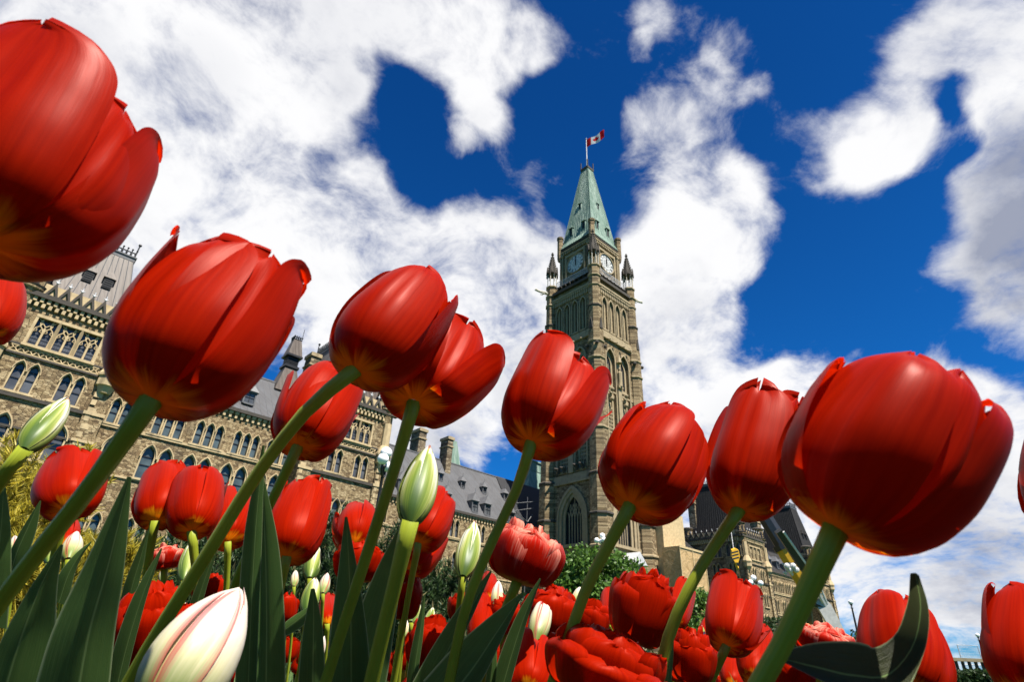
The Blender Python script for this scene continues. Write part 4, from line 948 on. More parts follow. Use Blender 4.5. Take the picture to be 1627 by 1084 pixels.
for (lab, xa, xb) in (('grey wire fence panel standing above the terrace wall, left of the small lamp', 1522, 1553), ('grey wire fence panel above the terrace wall, right of the small lamp', 1562, 1596)):
    a, b_ = at(xa, 1030, 44), at(xb, 1027, 44); ft = thing('fence_panel', lab, 'fence', (a[0], a[1], 0))
    zt = max(a[2], b_[2]); mb = MB(); a0, b0_ = np.array([a[0], a[1], 0]), np.array([b_[0], b_[1], 0]); Z = lambda z: np.array([0, 0, z])
    mb.tube([a0, a0 + Z(zt), b0_ + Z(zt), b0_], .035, 5); mb.tube([a0 + Z(zt * .55), b0_ + Z(zt * .55)], .025, 5); mb.build('frame', M['lead'], ft)
    mb = MB()
    for k in range(1, 16): q = a0 + (b0_ - a0) * k / 16; mb.tube([q + Z(.2), q + Z(zt)], .006, 3)
    for k in range(1, 16): mb.tube([a0 + Z(zt * k / 16), b0_ + Z(zt * k / 16)], .006, 3)
    mb.build('mesh', M['lead'], ft)

def leaf_mat(name, c0, c1, trans=.3, rough=.5):
    mt, t, b = material(name, rough, .35)
    g = N(t, 'ShaderNodeNewGeometry'); c = ramp(t, g.outputs['Random Per Island'], [(0, c0), (.6, c1), (1, tuple(min(1, x * 1.35) for x in c1))])
    t.links.new(c, b.inputs['Base Color']); tr = N(t, 'ShaderNodeBsdfTranslucent'); t.links.new(c, tr.inputs[0])
    mx = N(t, 'ShaderNodeMixShader'); mx.inputs[0].default_value = trans; t.links.new(b.outputs[0], mx.inputs[1]); t.links.new(tr.outputs[0], mx.inputs[2]); t.links.new(mx.outputs[0], t.nodes['Material Output'].inputs[0])
    return mt
M['treeleaf'] = leaf_mat('maple_green_leaf', (.035, .075, .012), (.075, .15, .02))
M['hedgeleaf'] = leaf_mat('dark_hedge_leaf', (.012, .025, .008), (.03, .055, .015))
M['goldneedle'] = leaf_mat('golden_pine_needle', (.12, .12, .012), (.42, .34, .035), .35)
M['darkneedle'] = leaf_mat('dark_pine_needle', (.012, .028, .01), (.04, .075, .022), .2)
M['candle'] = leaf_mat('pine_candle', (.22, .19, .08), (.36, .30, .15), .1)
M['bark'] = plain('bark', (.09, .065, .045), .9)
def quads(name, V, k, mat_, parent, org):               # V: (n,k,3) array of separate faces
    n_ = len(V); me = bpy.data.meshes.new(name); v = (V.reshape(-1, 3) - np.array(org)).tolist()
    me.from_pydata(v, [], np.arange(n_ * k).reshape(n_, k).tolist()); me.materials.append(mat_)
    o = bpy.data.objects.new(name, me); COL.objects.link(o); o.parent = parent; return o
def unit(a): return a / (np.linalg.norm(a, axis=-1, keepdims=True) + 1e-9)
def rhombs(rng, P, size):                               # random leaf shapes at points P
    n_ = len(P); d = unit(rng.normal(size=(n_, 3))); e = unit(np.cross(d, rng.normal(size=(n_, 3)))); s = size * rng.uniform(.6, 1.3, (n_, 1))
    return np.stack([P - d * s, P + e * s * .55, P + d * s, P - e * s * .55], 1)
def broad_tree(label, c, r, zc, seed, leaves, size, mat_, cat='tree', name='round_tree', sq=.85, group=None):
    rng = np.random.default_rng(seed); tr = thing(name, label, cat, (c[0], c[1], 0), group)
    cl = unit(rng.normal(size=(70, 3))) * (rng.uniform(.35, 1, (70, 1)) ** .5); cl[:, 2] *= sq
    cs_ = rng.uniform(.2, .36, 70); idx = rng.integers(0, 70, leaves)
    P = cl[idx] + unit(rng.normal(size=(leaves, 3))) * (rng.uniform(0, 1, (leaves, 1)) ** .4) * cs_[idx][:, None]
    P = P * r + np.array([c[0], c[1], zc]); P = P[P[:, 2] > .1]
    quads('crown', rhombs(rng, P, size), 4, mat_, tr, (c[0], c[1], 0))
    tb = MB(); tb.tube([(c[0], c[1], 0), (c[0] + .03, c[1], zc * .5), (c[0], c[1], zc)], [r * .09, r * .07, r * .04], 8)
    for k in range(7):
        a = 2 * math.pi * k / 7; tb.tube([(c[0], c[1], zc * .55), (c[0] + math.cos(a) * r * .4, c[1] + math.sin(a) * r * .4, zc + r * .1), (c[0] + math.cos(a) * r * .7, c[1] + math.sin(a) * r * .7, zc + r * .35)], [r * .04, r * .025, r * .01], 5)
    tb.build('trunk', M['bark'], tr); return tr
p = at(952, 930, 24); broad_tree('bright green round tree at the foot of the clock tower, the larger of two', (p[0], p[1]), 1.95, p[2] - .35, 3, 15000, .105, M['treeleaf'])
p = at(1108, 985, 27); broad_tree('smaller bright green tree below the tan hoarding', (p[0], p[1]), 1.5, p[2], 4, 9000, .1, M['treeleaf'])
def hedge(label, pts, h, w_, seed, n_, size):
    rng = np.random.default_rng(seed); pts = [np.array([q[0], q[1], 0]) for q in pts]; ht = thing('hedge', label, 'hedge', tuple(pts[0]))
    t = rng.uniform(0, 1, n_) * (len(pts) - 1); i = np.minimum(t.astype(int), len(pts) - 2); f = (t - i)[:, None]; A = np.array(pts); P = A[i] * (1 - f) + A[i + 1] * f
    hh = h * (1 + .13 * np.sin(t * 9 + seed) + .08 * np.sin(t * 23)); z = hh * rng.uniform(.03, 1, n_) ** .6
    P = P + np.stack([rng.normal(size=n_) * w_ * .4, rng.normal(size=n_) * w_ * .4, z], 1)
    quads('foliage', rhombs(rng, P, size), 4, M['hedgeleaf'], ht, tuple(pts[0]))
    tb = MB()
    for q in np.linspace(0, len(pts) - 1.001, 14): k = int(q); b_ = A[k] * (1 - q + k) + A[k + 1] * (q - k); tb.tube([b_, b_ + [0, 0, h * .8]], .05, 5)
    tb.build('stem', M['bark'], ht)
p0, p1, p2 = at(1195, 1000, 33), at(1290, 1005, 37), at(1405, 1035, 42); hedge('dark clipped hedge in front of the farther right building', (p0, p1, p2), 2.75, 1.0, 5, 16000, .12)
p0, p1 = at(1330, 1060, 30), at(1720, 1080, 27); hedge('low dark hedge below the terrace balustrade', (p0, p1), 1.0, .8, 6, 12000, .1)
p0, p1 = at(760, 960, 12), at(1000, 990, 14); hedge('dark green hedge behind the red tulips below the clock tower', (p0, p1), 1.35, .8, 7, 12000, .06)

def pine(label, name, c, r, h, seed, tufts, needles, nl, nw, mat_, candles, cat='shrub'):
    rng = np.random.default_rng(seed); pt = thing(name, label, cat, (c[0], c[1], 0))
    d = unit(rng.normal(size=(tufts, 3))); d[:, 2] = np.abs(d[:, 2]) * 1.1 - .15; d = unit(d)
    rad = rng.uniform(.3, 1, (tufts, 1)) ** .45 * (1 + .16 * np.sin(d[:, :1] * 7 + seed) * np.cos(d[:, 1:2] * 6))
    T = d * rad * np.array([r, r, h]); T[:, 2] = np.maximum(T[:, 2], .04)
    ax = unit(d * [.8, .8, .5] + [0, 0, .75] + rng.normal(size=(tufts, 3)) * .25); bl = nl * rng.uniform(1.6, 3.0, (tufts, 1))
    i = np.repeat(np.arange(tufts), needles); n_ = len(i); f = rng.uniform(0, 1, (n_, 1))
    B = T[i] + ax[i] * bl[i] * (f - 1); rdir = unit(np.cross(ax[i], rng.normal(size=(n_, 3))))
    dd = unit(ax[i] * (.45 + .5 * f) + rdir * .85); L = nl * rng.uniform(.7, 1.15, (n_, 1)); s = unit(np.cross(dd, rng.normal(size=(n_, 3)))) * nw
    org = np.array([c[0], c[1], 0]); V = np.stack([B - s, B + s, B + dd * L], 1) + org
    quads('foliage', V, 3, mat_, pt, org)
    if candles:
        m_ = rng.random(tufts) < candles; a = T[m_] + org; x = ax[m_]; s = unit(np.cross(x, rng.normal(size=x.shape))); s2 = np.cross(x, s); ll = nl * .9; ww = nw * 2.4
        V = np.concatenate([np.stack([a - q * ww - x * nl * .1, a + q * ww - x * nl * .1, a + x * ll], 1) for q in (s, s2, (s + s2) * .7)])
        quads('candles', V, 3, M['candle'], pt, org)
    tb = MB()
    for k in range(26):
        e = T[rng.integers(0, tufts)] * .85 + org; m2 = (e + org) / 2; m2[2] = e[2] * .4 + .02; tb.tube([org, m2, e], [r * .03, r * .018, r * .006], 5)
    tb.build('branch', M['bark'], pt); return pt
p = at(-10, 800, 2.7); pine('golden yellow pine shrub at the left edge of the photo', 'golden_pine_shrub', (p[0], p[1]), .68, 1.16, 11, 1000, 80, .06, .0036, M['goldneedle'], 0)
p = at(165, 900, 2.6); pine('smaller golden pine behind the buds at the lower left', 'golden_pine_shrub', (p[0], p[1]), .44, .76, 12, 560, 80, .06, .0036, M['goldneedle'], 0)
for (lab, px, d, r, h, sd) in (('dark green mountain pine behind the pair of small red tulips', 300, 5.2, .95, 1.30, 21), ('dark mountain pine bush with pale candles below the second pavilion', 470, 5.8, 1.05, 1.72, 22),
                               ('dark mountain pine behind the tall pale green bud', 590, 6.3, 1.0, 1.62, 23), ('low dark mountain pine right of the tall pale green bud', 720, 6.6, .95, 1.38, 24), ('wide dark mountain pine at the left behind the golden shrubs', 150, 5.0, .9, 1.12, 25)):
    p = at(px, 900, d); pine(lab, 'mountain_pine', (p[0], p[1]), r, h, sd, 1500, 50, .08, .0064, M['darkneedle'], .55)
# ---------------------------------------------------------------- tulips
def petal_mat(name, red, red2, base, trans, basew=.13, pale=None, rough=.4, tcol=None):
    mt, t, b = material(name, rough, .13); b.inputs['Specular Tint'].default_value = (1, .14, .06, 1)
    uv = N(t, 'ShaderNodeUVMap'); s = N(t, 'ShaderNodeSeparateXYZ'); t.links.new(uv.outputs[0], s.inputs[0])
    mp = N(t, 'ShaderNodeVectorMath', operation='MULTIPLY'); t.links.new(uv.outputs[0], mp.inputs[0]); mp.inputs[1].default_value = (26, 1.3, 1)
    oi = N(t, 'ShaderNodeObjectInfo'); ad = N(t, 'ShaderNodeVectorMath', operation='ADD'); t.links.new(mp.outputs[0], ad.inputs[0])
    cb = N(t, 'ShaderNodeCombineXYZ'); t.links.new(math_(t, 'MULTIPLY', oi.outputs['Random'], 77.0), cb.inputs[2]); t.links.new(cb.outputs[0], ad.inputs[1])
    n = noise_(t, ad.outputs[0], 1.0, 5, .6); mp2 = N(t, 'ShaderNodeVectorMath', operation='MULTIPLY'); t.links.new(ad.outputs[0], mp2.inputs[0]); mp2.inputs[1].default_value = (.16, 1.2, 1)
    n2 = noise_(t, mp2.outputs[0], 1.0, 3, .5)
    c = mixc(t, smooth(t, n.outputs['Fac'], .25, .8), red, red2)
    if pale:                                            # pale flames and rims of the doubled flowers
        ed = math_(t, 'ABSOLUTE', math_(t, 'SUBTRACT', s.outputs[0], .5)); k = math_(t, 'MULTIPLY_ADD', s.outputs[1], .55, math_(t, 'MULTIPLY', ed, .75))
        k = math_(t, 'MULTIPLY_ADD', math_(t, 'SUBTRACT', n.outputs['Fac'], .5), .9, k); c = mixc(t, math_(t, 'MULTIPLY', smooth(t, k, .48, .95), pale[1]), c, pale[0])
    k = math_(t, 'MULTIPLY_ADD', math_(t, 'SUBTRACT', n2.outputs['Fac'], .5), .22, math_(t, 'MULTIPLY_ADD', math_(t, 'SUBTRACT', n.outputs['Fac'], .5), .10, s.outputs[1]))
    c = mixc(t, smooth(t, k, basew * 1.5, basew * .25), c, base)
    t.links.new(c, b.inputs['Base Color'])
    bump(t, b, math_(t, 'MULTIPLY_ADD', n2.outputs['Fac'], 1.2, math_(t, 'MULTIPLY', n.outputs['Fac'], .3)), .22, .0014)
    tr = N(t, 'ShaderNodeBsdfTranslucent'); tc = mixc(t, 1.0, c, tcol or (1.9, 1.7, 1.2), 'MULTIPLY'); t.links.new(tc, tr.inputs[0])
    mx = N(t, 'ShaderNodeMixShader'); mx.inputs[0].default_value = trans
    t.links.new(b.outputs[0], mx.inputs[1]); t.links.new(tr.outputs[0], mx.inputs[2]); t.links.new(mx.outputs[0], t.nodes['Material Output'].inputs[0]); return mt
M['petal'] = petal_mat('red_tulip_petal', (.36, .011, .0005), (.26, .006, .0004), (.66, .27, .006), .40, .085)
M['pale_petal'] = petal_mat('pale_rimmed_petal', (.38, .010, .003), (.28, .005, .002), (.42, .28, .06), .36, .10, ((.70, .30, .22), .95))
def bud_mat():
    mt, t, b = material('green_white_bud', .45, .4)
    uv = N(t, 'ShaderNodeUVMap'); s = N(t, 'ShaderNodeSeparateXYZ'); t.links.new(uv.outputs[0], s.inputs[0])
    mp = N(t, 'ShaderNodeVectorMath', operation='MULTIPLY'); t.links.new(uv.outputs[0], mp.inputs[0]); mp.inputs[1].default_value = (22, 1.3, 1)
    oi = N(t, 'ShaderNodeObjectInfo'); cb = N(t, 'ShaderNodeCombineXYZ'); t.links.new(math_(t, 'MULTIPLY', oi.outputs['Random'], 55.0), cb.inputs[2]); ad = N(t, 'ShaderNodeVectorMath', operation='ADD'); t.links.new(mp.outputs[0], ad.inputs[0]); t.links.new(cb.outputs[0], ad.inputs[1])
    n = noise_(t, ad.outputs[0], 1.0, 5, .6); ed = math_(t, 'ABSOLUTE', math_(t, 'SUBTRACT', s.outputs[0], .5))
    return mt, t, b, s, n, ed
def bud_finish(mt, t, b, c, trans):
    t.links.new(c, b.inputs['Base Color']); tr = N(t, 'ShaderNodeBsdfTranslucent'); t.links.new(c, tr.inputs[0]); mx = N(t, 'ShaderNodeMixShader'); mx.inputs[0].default_value = trans
    t.links.new(b.outputs[0], mx.inputs[1]); t.links.new(tr.outputs[0], mx.inputs[2]); t.links.new(mx.outputs[0], t.nodes['Material Output'].inputs[0]); return mt
mt, t, b, s, n, ed = bud_mat()                          # green along the middle and at the foot, white at the rims, pink tip
k = math_(t, 'ADD', math_(t, 'MULTIPLY', s.outputs[1], .62), math_(t, 'MULTIPLY', ed, 1.15)); k = math_(t, 'MULTIPLY_ADD', math_(t, 'SUBTRACT', n.outputs['Fac'], .5), .55, k)
c = ramp(t, k, [(.2, (.05, .10, .012)), (.5, (.17, .235, .03)), (.70, (.36, .39, .11)), (.86, (.64, .63, .5))])
c = mixc(t, math_(t, 'MULTIPLY', smooth(t, math_(t, 'MULTIPLY_ADD', n.outputs['Fac'], .2, s.outputs[1]), 1.0, 1.12), .8), c, (.6, .09, .08)); M['bud'] = bud_finish(mt, t, b, c, .25)
mt, t, b, s, n, ed = bud_mat(); mt.name = 'white_bud_with_red_lines'
k = math_(t, 'MULTIPLY_ADD', math_(t, 'SUBTRACT', n.outputs['Fac'], .5), .3, s.outputs[1])
c = ramp(t, k, [(.1, (.16, .22, .04)), (.36, (.5, .47, .26)), (.6, (.66, .60, .50))])
c = mixc(t, math_(t, 'MULTIPLY', smooth(t, math_(t, 'MULTIPLY_ADD', n.outputs['Fac'], .25, ed), .50, .62), .85), c, (.36, .03, .04))
c = mixc(t, math_(t, 'MULTIPLY', smooth(t, math_(t, 'MULTIPLY_ADD', math_(t, 'SUBTRACT', n.outputs['Fac'], .5), .16, ed), .05, .0), .5), c, (.42, .10, .08)); M['whitebud'] = bud_finish(mt, t, b, c, .25)
def green_mat(name, c0, c1, trans, rough=.42, vein=60):
    mt, t, b = material(name, rough, .2); uv = N(t, 'ShaderNodeUVMap')
    mp = N(t, 'ShaderNodeVectorMath', operation='MULTIPLY'); t.links.new(uv.outputs[0], mp.inputs[0]); mp.inputs[1].default_value = (vein, 1.2, 1)
    n = noise_(t, mp.outputs[0], 1.0, 4, .6); g = N(t, 'ShaderNodeNewGeometry'); n3 = noise_(t, g.outputs['Position'], 22, 5, .6)
    c = mixc(t, n.outputs['Fac'], c0, c1); c = mixc(t, .45, c, ramp(t, n3.outputs['Fac'], [(.3, (.5, .5, .5)), (.7, (1, 1, 1))]), 'MULTIPLY')
    s = N(t, 'ShaderNodeSeparateXYZ'); t.links.new(uv.outputs[0], s.inputs[0]); ed = math_(t, 'ABSOLUTE', math_(t, 'SUBTRACT', s.outputs[0], .5))
    if vein > 20: c = mixc(t, smooth(t, ed, .455, .5), c, (.34, .42, .2)); c = mixc(t, smooth(t, ed, .03, .0), c, (.2, .3, .1))
    t.links.new(c, b.inputs['Base Color']); bump(t, b, n.outputs['Fac'], .7, .0014)
    tr = N(t, 'ShaderNodeBsdfTranslucent'); t.links.new(c, tr.inputs[0]); mx = N(t, 'ShaderNodeMixShader'); mx.inputs[0].default_value = trans
    t.links.new(b.outputs[0], mx.inputs[1]); t.links.new(tr.outputs[0], mx.inputs[2]); t.links.new(mx.outputs[0], t.nodes['Material Output'].inputs[0]); return mt
M['leaf'] = green_mat('tulip_leaf', (.04, .10, .025), (.13, .22, .06), .4)
M['duskleaf'] = green_mat('purplish_tulip_leaf', (.035, .05, .02), (.08, .085, .035), .4)
M['stem'] = green_mat('tulip_stem', (.21, .26, .016), (.40, .45, .035), .14, .4, 8)
M['stemdark'] = M['stem']

def hermite(xs, ys):
    xs, ys = np.array(xs, float), np.array(ys, float); m_ = np.gradient(ys, xs)
    def f(x):
        x = np.clip(np.asarray(x, float), xs[0], xs[-1]); i = np.clip(np.searchsorted(xs, x, side='right') - 1, 0, len(xs) - 2); h = xs[i + 1] - xs[i]; t = (x - xs[i]) / h
        return (2 * t**3 - 3 * t**2 + 1) * ys[i] + (t**3 - 2 * t**2 + t) * h * m_[i] + (-2 * t**3 + 3 * t**2) * ys[i + 1] + (t**3 - t**2) * h * m_[i + 1]
    return f
W_CUP = hermite([0, .06, .15, .3, .5, .7, .82, .9, .96, 1], [1.35, 1.22, 1.13, 1.08, 1.03, .99, .92, .78, .55, .08])
W_DBL = hermite([0, .1, .3, .6, .8, .9, .96, 1], [1, .92, .95, 1.04, 1.05, 1.0, .84, .35])
W_BUD = hermite([0, .15, .4, .6, .8, .92, 1], [.9, 1, 1, .98, .92, .8, .5])
def grid_mesh(P, name, mat_, parent, uvs=None):
    """P: (nv, nu, 3) world points of a thin sheet"""
    nv, nu = P.shape[:2]; mb = MB(); mb.v = [tuple(q) for q in P.reshape(-1, 3)]
    mb.f = [(j * nu + i, j * nu + i + 1, (j + 1) * nu + i + 1, (j + 1) * nu + i) for j in range(nv - 1) for i in range(nu - 1)]; mb.mi = [0] * len(mb.f)
    U, V = np.meshgrid(np.linspace(0, 1, nu), np.linspace(0, 1, nv) if uvs is None else uvs); mb.uv = np.stack([U.ravel(), V.ravel()], 1)
    return mb.build(name, mat_, parent, True)
def petal(B, fr, L, Rm, profr, profh, phi, Phi, o, rng, mat_, parent, nu=15, nv=22, wf=W_CUP, name='petal'):
    e1, e2, a = fr; vt = np.linspace(0, 1, nv) ** .92; vt = 1 - (1 - vt) ** 1.25
    u = np.linspace(-1, 1, nu)[None, :]; v = vt[:, None]
    lf = o.get('len', 1) * rng.uniform(.96, 1.04); wh = o.get('wh', 1.0); half = Phi * wf(v)
    r = Rm * wh * profr(v); h = L * lf * profh(v)
    th = phi + half * u + o.get('twist', 0) * v
    r = r * (1 + o.get('imb', .05) * u * np.sin(np.pi * np.minimum(v * 1.1, 1)) + o.get('edge', .05) * (u ** 2) * v)
    r = r - Rm * .045 * np.exp(-(u / .13) ** 2) * np.sin(np.pi * v) ** 1.5 * o.get('groove', 1)
    p1, p2, p3 = rng.uniform(0, 6.28, 3); wv = o.get('wave', .03)
    r = r + Rm * wv * (np.sin(u * 3.1 + p1) * v ** 2 + .6 * np.sin(u * 6.3 + p2) * v ** 4) + Rm * .02 * np.sin(v * 7 + p3) * u
    h = h + L * o.get('rag', .018) * (np.sin(u * 7 + p3) + .7 * np.sin(u * 15 + p1)) * v ** 8 - L * o.get('notch', .03) * np.exp(-(u / .3) ** 2) * v ** 14
    r = r + Rm * o.get('fold', .035) * np.sin(u * 3.7 + p2) * np.sin(np.pi * v) * (.4 + v)
    r = r + Rm * o.get('curl', 0) * np.maximum(v - .72, 0) ** 2 * 12 * (.4 + .6 * u ** 2)
    x, y = r * np.cos(th), r * np.sin(th); z = h + 0 * u
    d = o.get('tilt', 0); c_, s_ = math.cos(phi), math.sin(phi); rad, tan = x * c_ + y * s_, -x * s_ + y * c_
    bend = d * v ** o.get('tpow', .6); rad2 = rad * np.cos(bend) + z * np.sin(bend); z = z * np.cos(bend) - rad * np.sin(bend) * .6; rad = rad2
    x, y = rad * c_ - tan * s_, rad * s_ + tan * c_
    P = B + x[..., None] * e1 + y[..., None] * e2 + z[..., None] * a
    return grid_mesh(P, name, mat_, parent, vt)
def frame_of(B, T):
    a = T - B; L = np.linalg.norm(a); a = a / L; e1 = C0 - B; e1 = e1 - a * (e1 @ a); e1 /= np.linalg.norm(e1); return (e1, np.cross(a, e1), a), L
def tip_point(B, tp, lean):
    d = ray(*tp); hd = np.linalg.norm((B - C0)[:2]) * (1 + lean); return C0 + d * hd / np.linalg.norm(d[:2])
def spline(pts, n_):
    pts = np.array(pts, float); k = np.concatenate([[0], np.cumsum(np.linalg.norm(np.diff(pts, axis=0), axis=1))]); k /= k[-1]
    return np.stack([hermite(k, pts[:, i])(np.linspace(0, 1, n_)) for i in range(3)], 1)
def stem(B, pts, rad, parent, a, mat_='stem'):
    P = [np.array(B) + a * rad * .8] + [at(*q) for q in pts]
    q, pr = P[-1], (P[-2] if len(P) > 1 else B + a * .1); dv = q - pr
    if q[2] > .02:
        hz = dv[:2] / max(abs(dv[2]), .02) * q[2] * .5; L = np.linalg.norm(hz); hz = hz * min(1, .12 / (L + 1e-9)); P.append(np.array([q[0] + hz[0], q[1] + hz[1], -.01]))
    S = spline(P, 26); mb = MB(); nn = 10; rr = np.linspace(rad, rad * 1.06, 26); rr *= 1 + .03 * np.sin(np.linspace(0, 9, 26) + rad * 4e4); rr[0] *= 1.3; rr[1] *= 1.16; rr[2] *= 1.05
    mb.tube(S, list(rr), nn); mb.uv = [(k % nn / nn, k // nn / 26) for k in range(len(mb.v))]
    mb.build('stem', M[mat_], parent, True); return S
def leaf(parent, pts, hw, twist=0., fold=.5, mat_='leaf', nu=9, nv=26, curl=0., wave=.0):
    P = [at(*q) for q in pts]; hwm = [w_ * q[2] / F_PX for w_, q in zip(hw, pts)]
    S = spline(P, nv); k = np.linspace(0, 1, len(pts)); wd_ = np.maximum(hermite(k, hwm)(np.linspace(0, 1, nv)), 4e-4)
    u = np.linspace(-1, 1, nu); G = np.zeros((nv, nu, 3))
    for j in range(nv):
        t = S[min(j + 1, nv - 1)] - S[max(j - 1, 0)]; t /= np.linalg.norm(t) + 1e-9; tc = C0 - S[j]; tc /= np.linalg.norm(tc)
        l = np.cross(t, tc); l /= np.linalg.norm(l) + 1e-9; nrm = np.cross(l, t); tw = twist[0] + (twist[1] - twist[0]) * j / nv if isinstance(twist, tuple) else twist
        l2 = l * math.cos(tw) + nrm * math.sin(tw); n2 = -l * math.sin(tw) + nrm * math.cos(tw)
        for i in range(nu): G[j, i] = S[j] + l2 * wd_[j] * u[i] + n2 * wd_[j] * (fold * (abs(u[i]) ** 1.4 - .4) + curl * u[i] ** 3 + wave * math.sin(j * .7 + i))
    return grid_mesh(G, 'leaf', M[mat_], parent)
PR = {'egg': ([.08, .50, .80, 1.0, .98, .86, .64], [0, .025, .12, .35, .61, .84, 1.0]),
      'cup': ([.08, .48, .77, .98, 1.0, .95, .86], [0, .02, .11, .34, .61, .84, 1.0]),
      'open': ([.10, .50, .79, .99, 1.05, 1.04, .96], [0, .015, .10, .34, .60, .82, 1.0]),
      'bud': ([.30, .62, .86, 1.0, .86, .52, .10], [0, .07, .18, .38, .64, .85, 1.0])}
VS = [0, .08, .2, .4, .6, .8, 1.0]
OWN = {}
def tulip(key, kind, base, tip, width, depth, label, stem_px=(), prof='egg', lean=0., phase=0., seed=1, sr=.0043, mat_='petal', tilts=None, group=None, nm=None, cat=None, hi=False, opts=None):
    rng = np.random.default_rng(seed); B = at(*base, depth); T = tip_point(B, tip, lean); fr, L = frame_of(B, T)
    dm = (depth + R[:, 2] @ (T - C0)) / 2; Rm = width / 2 * dm / F_PX
    pts = list(stem_px); gx, gy = B[0], B[1]
    root = thing(nm or {'tulip': 'tulip', 'double': 'double_tulip', 'bud': 'tulip_bud', 'white': 'tulip_bud'}[kind], label, cat or ('tulip bud' if kind in ('bud', 'white') else 'tulip'), (gx, gy, 0), group or ('tulip buds in the bed' if kind in ('bud', 'white') else 'red tulips in the bed'))
    nu, nv = (25, 34) if hi else (13, 18)
    o = dict(opts or {}); m_ = M[mat_]
    if kind == 'tulip':
        pr, ph = hermite(VS, PR[prof][0]), hermite(VS, PR[prof][1])
        for k in range(6):
            q = dict(o); q['wh'] = (.90, 1.0)[k % 2]; q['len'] = (.97, 1.0)[k % 2] * rng.uniform(.94, 1.05) * (1 - .06 * math.cos(phase + k * math.pi / 3)); q['imb'] = .06 * (1 if rng.random() < .8 else -1)
            q['tilt'] = rng.normal() * .06 + o.get('alltilt', 0) + (tilts or {}).get(k, 0); q['curl'] = o.get('curl', 0) + rng.uniform(-.18, .08)
            petal(B, fr, L, Rm, pr, ph, phase + k * math.pi / 3 + rng.normal() * .06, o.get('Phi', (.78, .92)[k % 2]), q, rng, m_, root, nu, nv)
    elif kind == 'double':
        pr, ph = hermite(VS, PR['open'][0]), hermite(VS, PR['open'][1])
        for (n_, wh, ln, tl, Phi) in ((6, 1.0, .80, .10, .78), (6, .84, .92, .05, .72), (5, .64, .98, 0, .8), (5, .42, 1.02, -.05, .9)):
            for k in range(n_):
                q = dict(o); q.update(wh=wh, len=ln * rng.uniform(.9, 1.06), tilt=tl + rng.normal() * .09 + o.get('alltilt', 0), wave=rng.uniform(.02, .06), rag=.012, notch=rng.uniform(-.02, .04), curl=rng.uniform(-.32, -.02), imb=.05)
                petal(B, fr, L, Rm * .93, pr, ph, phase + rng.uniform(0, .3) + k * 2 * math.pi / n_, Phi, q, rng, m_, root, 13, 14, W_DBL)
    else:
        pr, ph = hermite(VS, PR['bud'][0]), hermite(VS, PR['bud'][1])
        for k in range(6):
            q = dict(wh=(.93, 1.0)[k % 2], len=(1.0, .985)[k % 2], imb=.035, edge=.0, wave=.0, rag=0, notch=0, groove=1.4, twist=.12)
            petal(B, fr, L, Rm, pr, ph, phase + k * math.pi / 3, 1.02, q, rng, M['whitebud' if kind == 'white' else 'bud'], root, 13, 18, W_BUD)
    S = stem(B, pts, sr, root, fr[2]); OWN[key] = root
    return root
# ---- the eleven big flowers against sky and buildings
tulip('A', 'tulip', (-42, 384), (130, 186), 284, .185, 'huge red tulip cut off by the upper left corner', [(-130, 560, .19), (-260, 800, .2)], 'cup', .08, .35, 3, .0045, hi=True, tilts={1: .05, 2: .24, 3: .1, 5: .05})
tulip('B', 'tulip', (240, 636), (392, 426), 232, .205, 'large dark red tulip with ragged rim in front of the left building', [(150, 765, .21), (40, 905, .22), (-30, 1000, .225)], 'cup', .05, .15, 5, .0033, hi=True, opts={'rag': .03, 'curl': .1, 'fold': .05}, tilts={4: .08, 5: .05, 2: .12, 1: .05, 3: .05})
tulip('C', 'tulip', (564, 590), (680, 450), 150, .345, 'egg shaped red tulip on a long bright curving stem, overlapping another tulip', [(500, 640, .345), (420, 738, .345), (330, 880, .34), (225, 1050, .335), (200, 1095, .333)], 'egg', .1, .5, 7, .0040, hi=True, opts={'curl': -.1, 'fold': .05}, tilts={2: .08, 1: .03})
tulip('D', 'tulip', (657, 640), (708, 545), 150, .40, 'wide open red tulip just behind and below the egg shaped one', [(630, 735, .40), (580, 890, .395), (525, 1060, .39)], 'open', .1, .2, 9, .0041, hi=True, tilts={1: .13, 2: .06, 0: .06, 3: .10}, opts={'alltilt': .04})
tulip('E', 'tulip', (473, 710), (526, 606), 116, .48, 'red tulip behind the bright curving stem, left of centre', [(447, 765, .48), (425, 810, .48), (385, 900, .48), (350, 1000, .48)], 'cup', .1, .25, 12, .0040, hi=True, tilts={4: .13, 2: .12, 5: .06})
tulip('F', 'tulip', (843, 704), (908, 588), 142, .41, 'red tulip in front of the clock tower shaft', [(822, 775, .41), (782, 860, .40), (745, 950, .395), (715, 1080, .39)], 'cup', .1, .1, 14, .0037, hi=True, tilts={1: .09, 2: .13, 5: .06, 4: .1})
tulip('G', 'tulip', (1001, 804), (1082, 668), 154, .385, 'smooth rounded red tulip right of the clock tower', [(965, 870, .385), (930, 940, .38), (905, 1010, .375), (880, 1080, .37)], 'egg', .1, .3, 17, .0038, hi=True, tilts={1: .05, 2: .17, 4: .1, 5: .05}, opts={'fold': .05})
tulip('H', 'tulip', (1175, 812), (1230, 640), 130, .41, 'upright red tulip on a lime green stem, tucked beside the largest flower', [(1140, 860, .41), (1095, 935, .40), (1060, 1020, .395), (1045, 1090, .39)], 'cup', .1, .6, 19, .0039, hi=True, opts={'rag': .035, 'curl': .12}, tilts={2: .14, 4: .08, 3: .1})
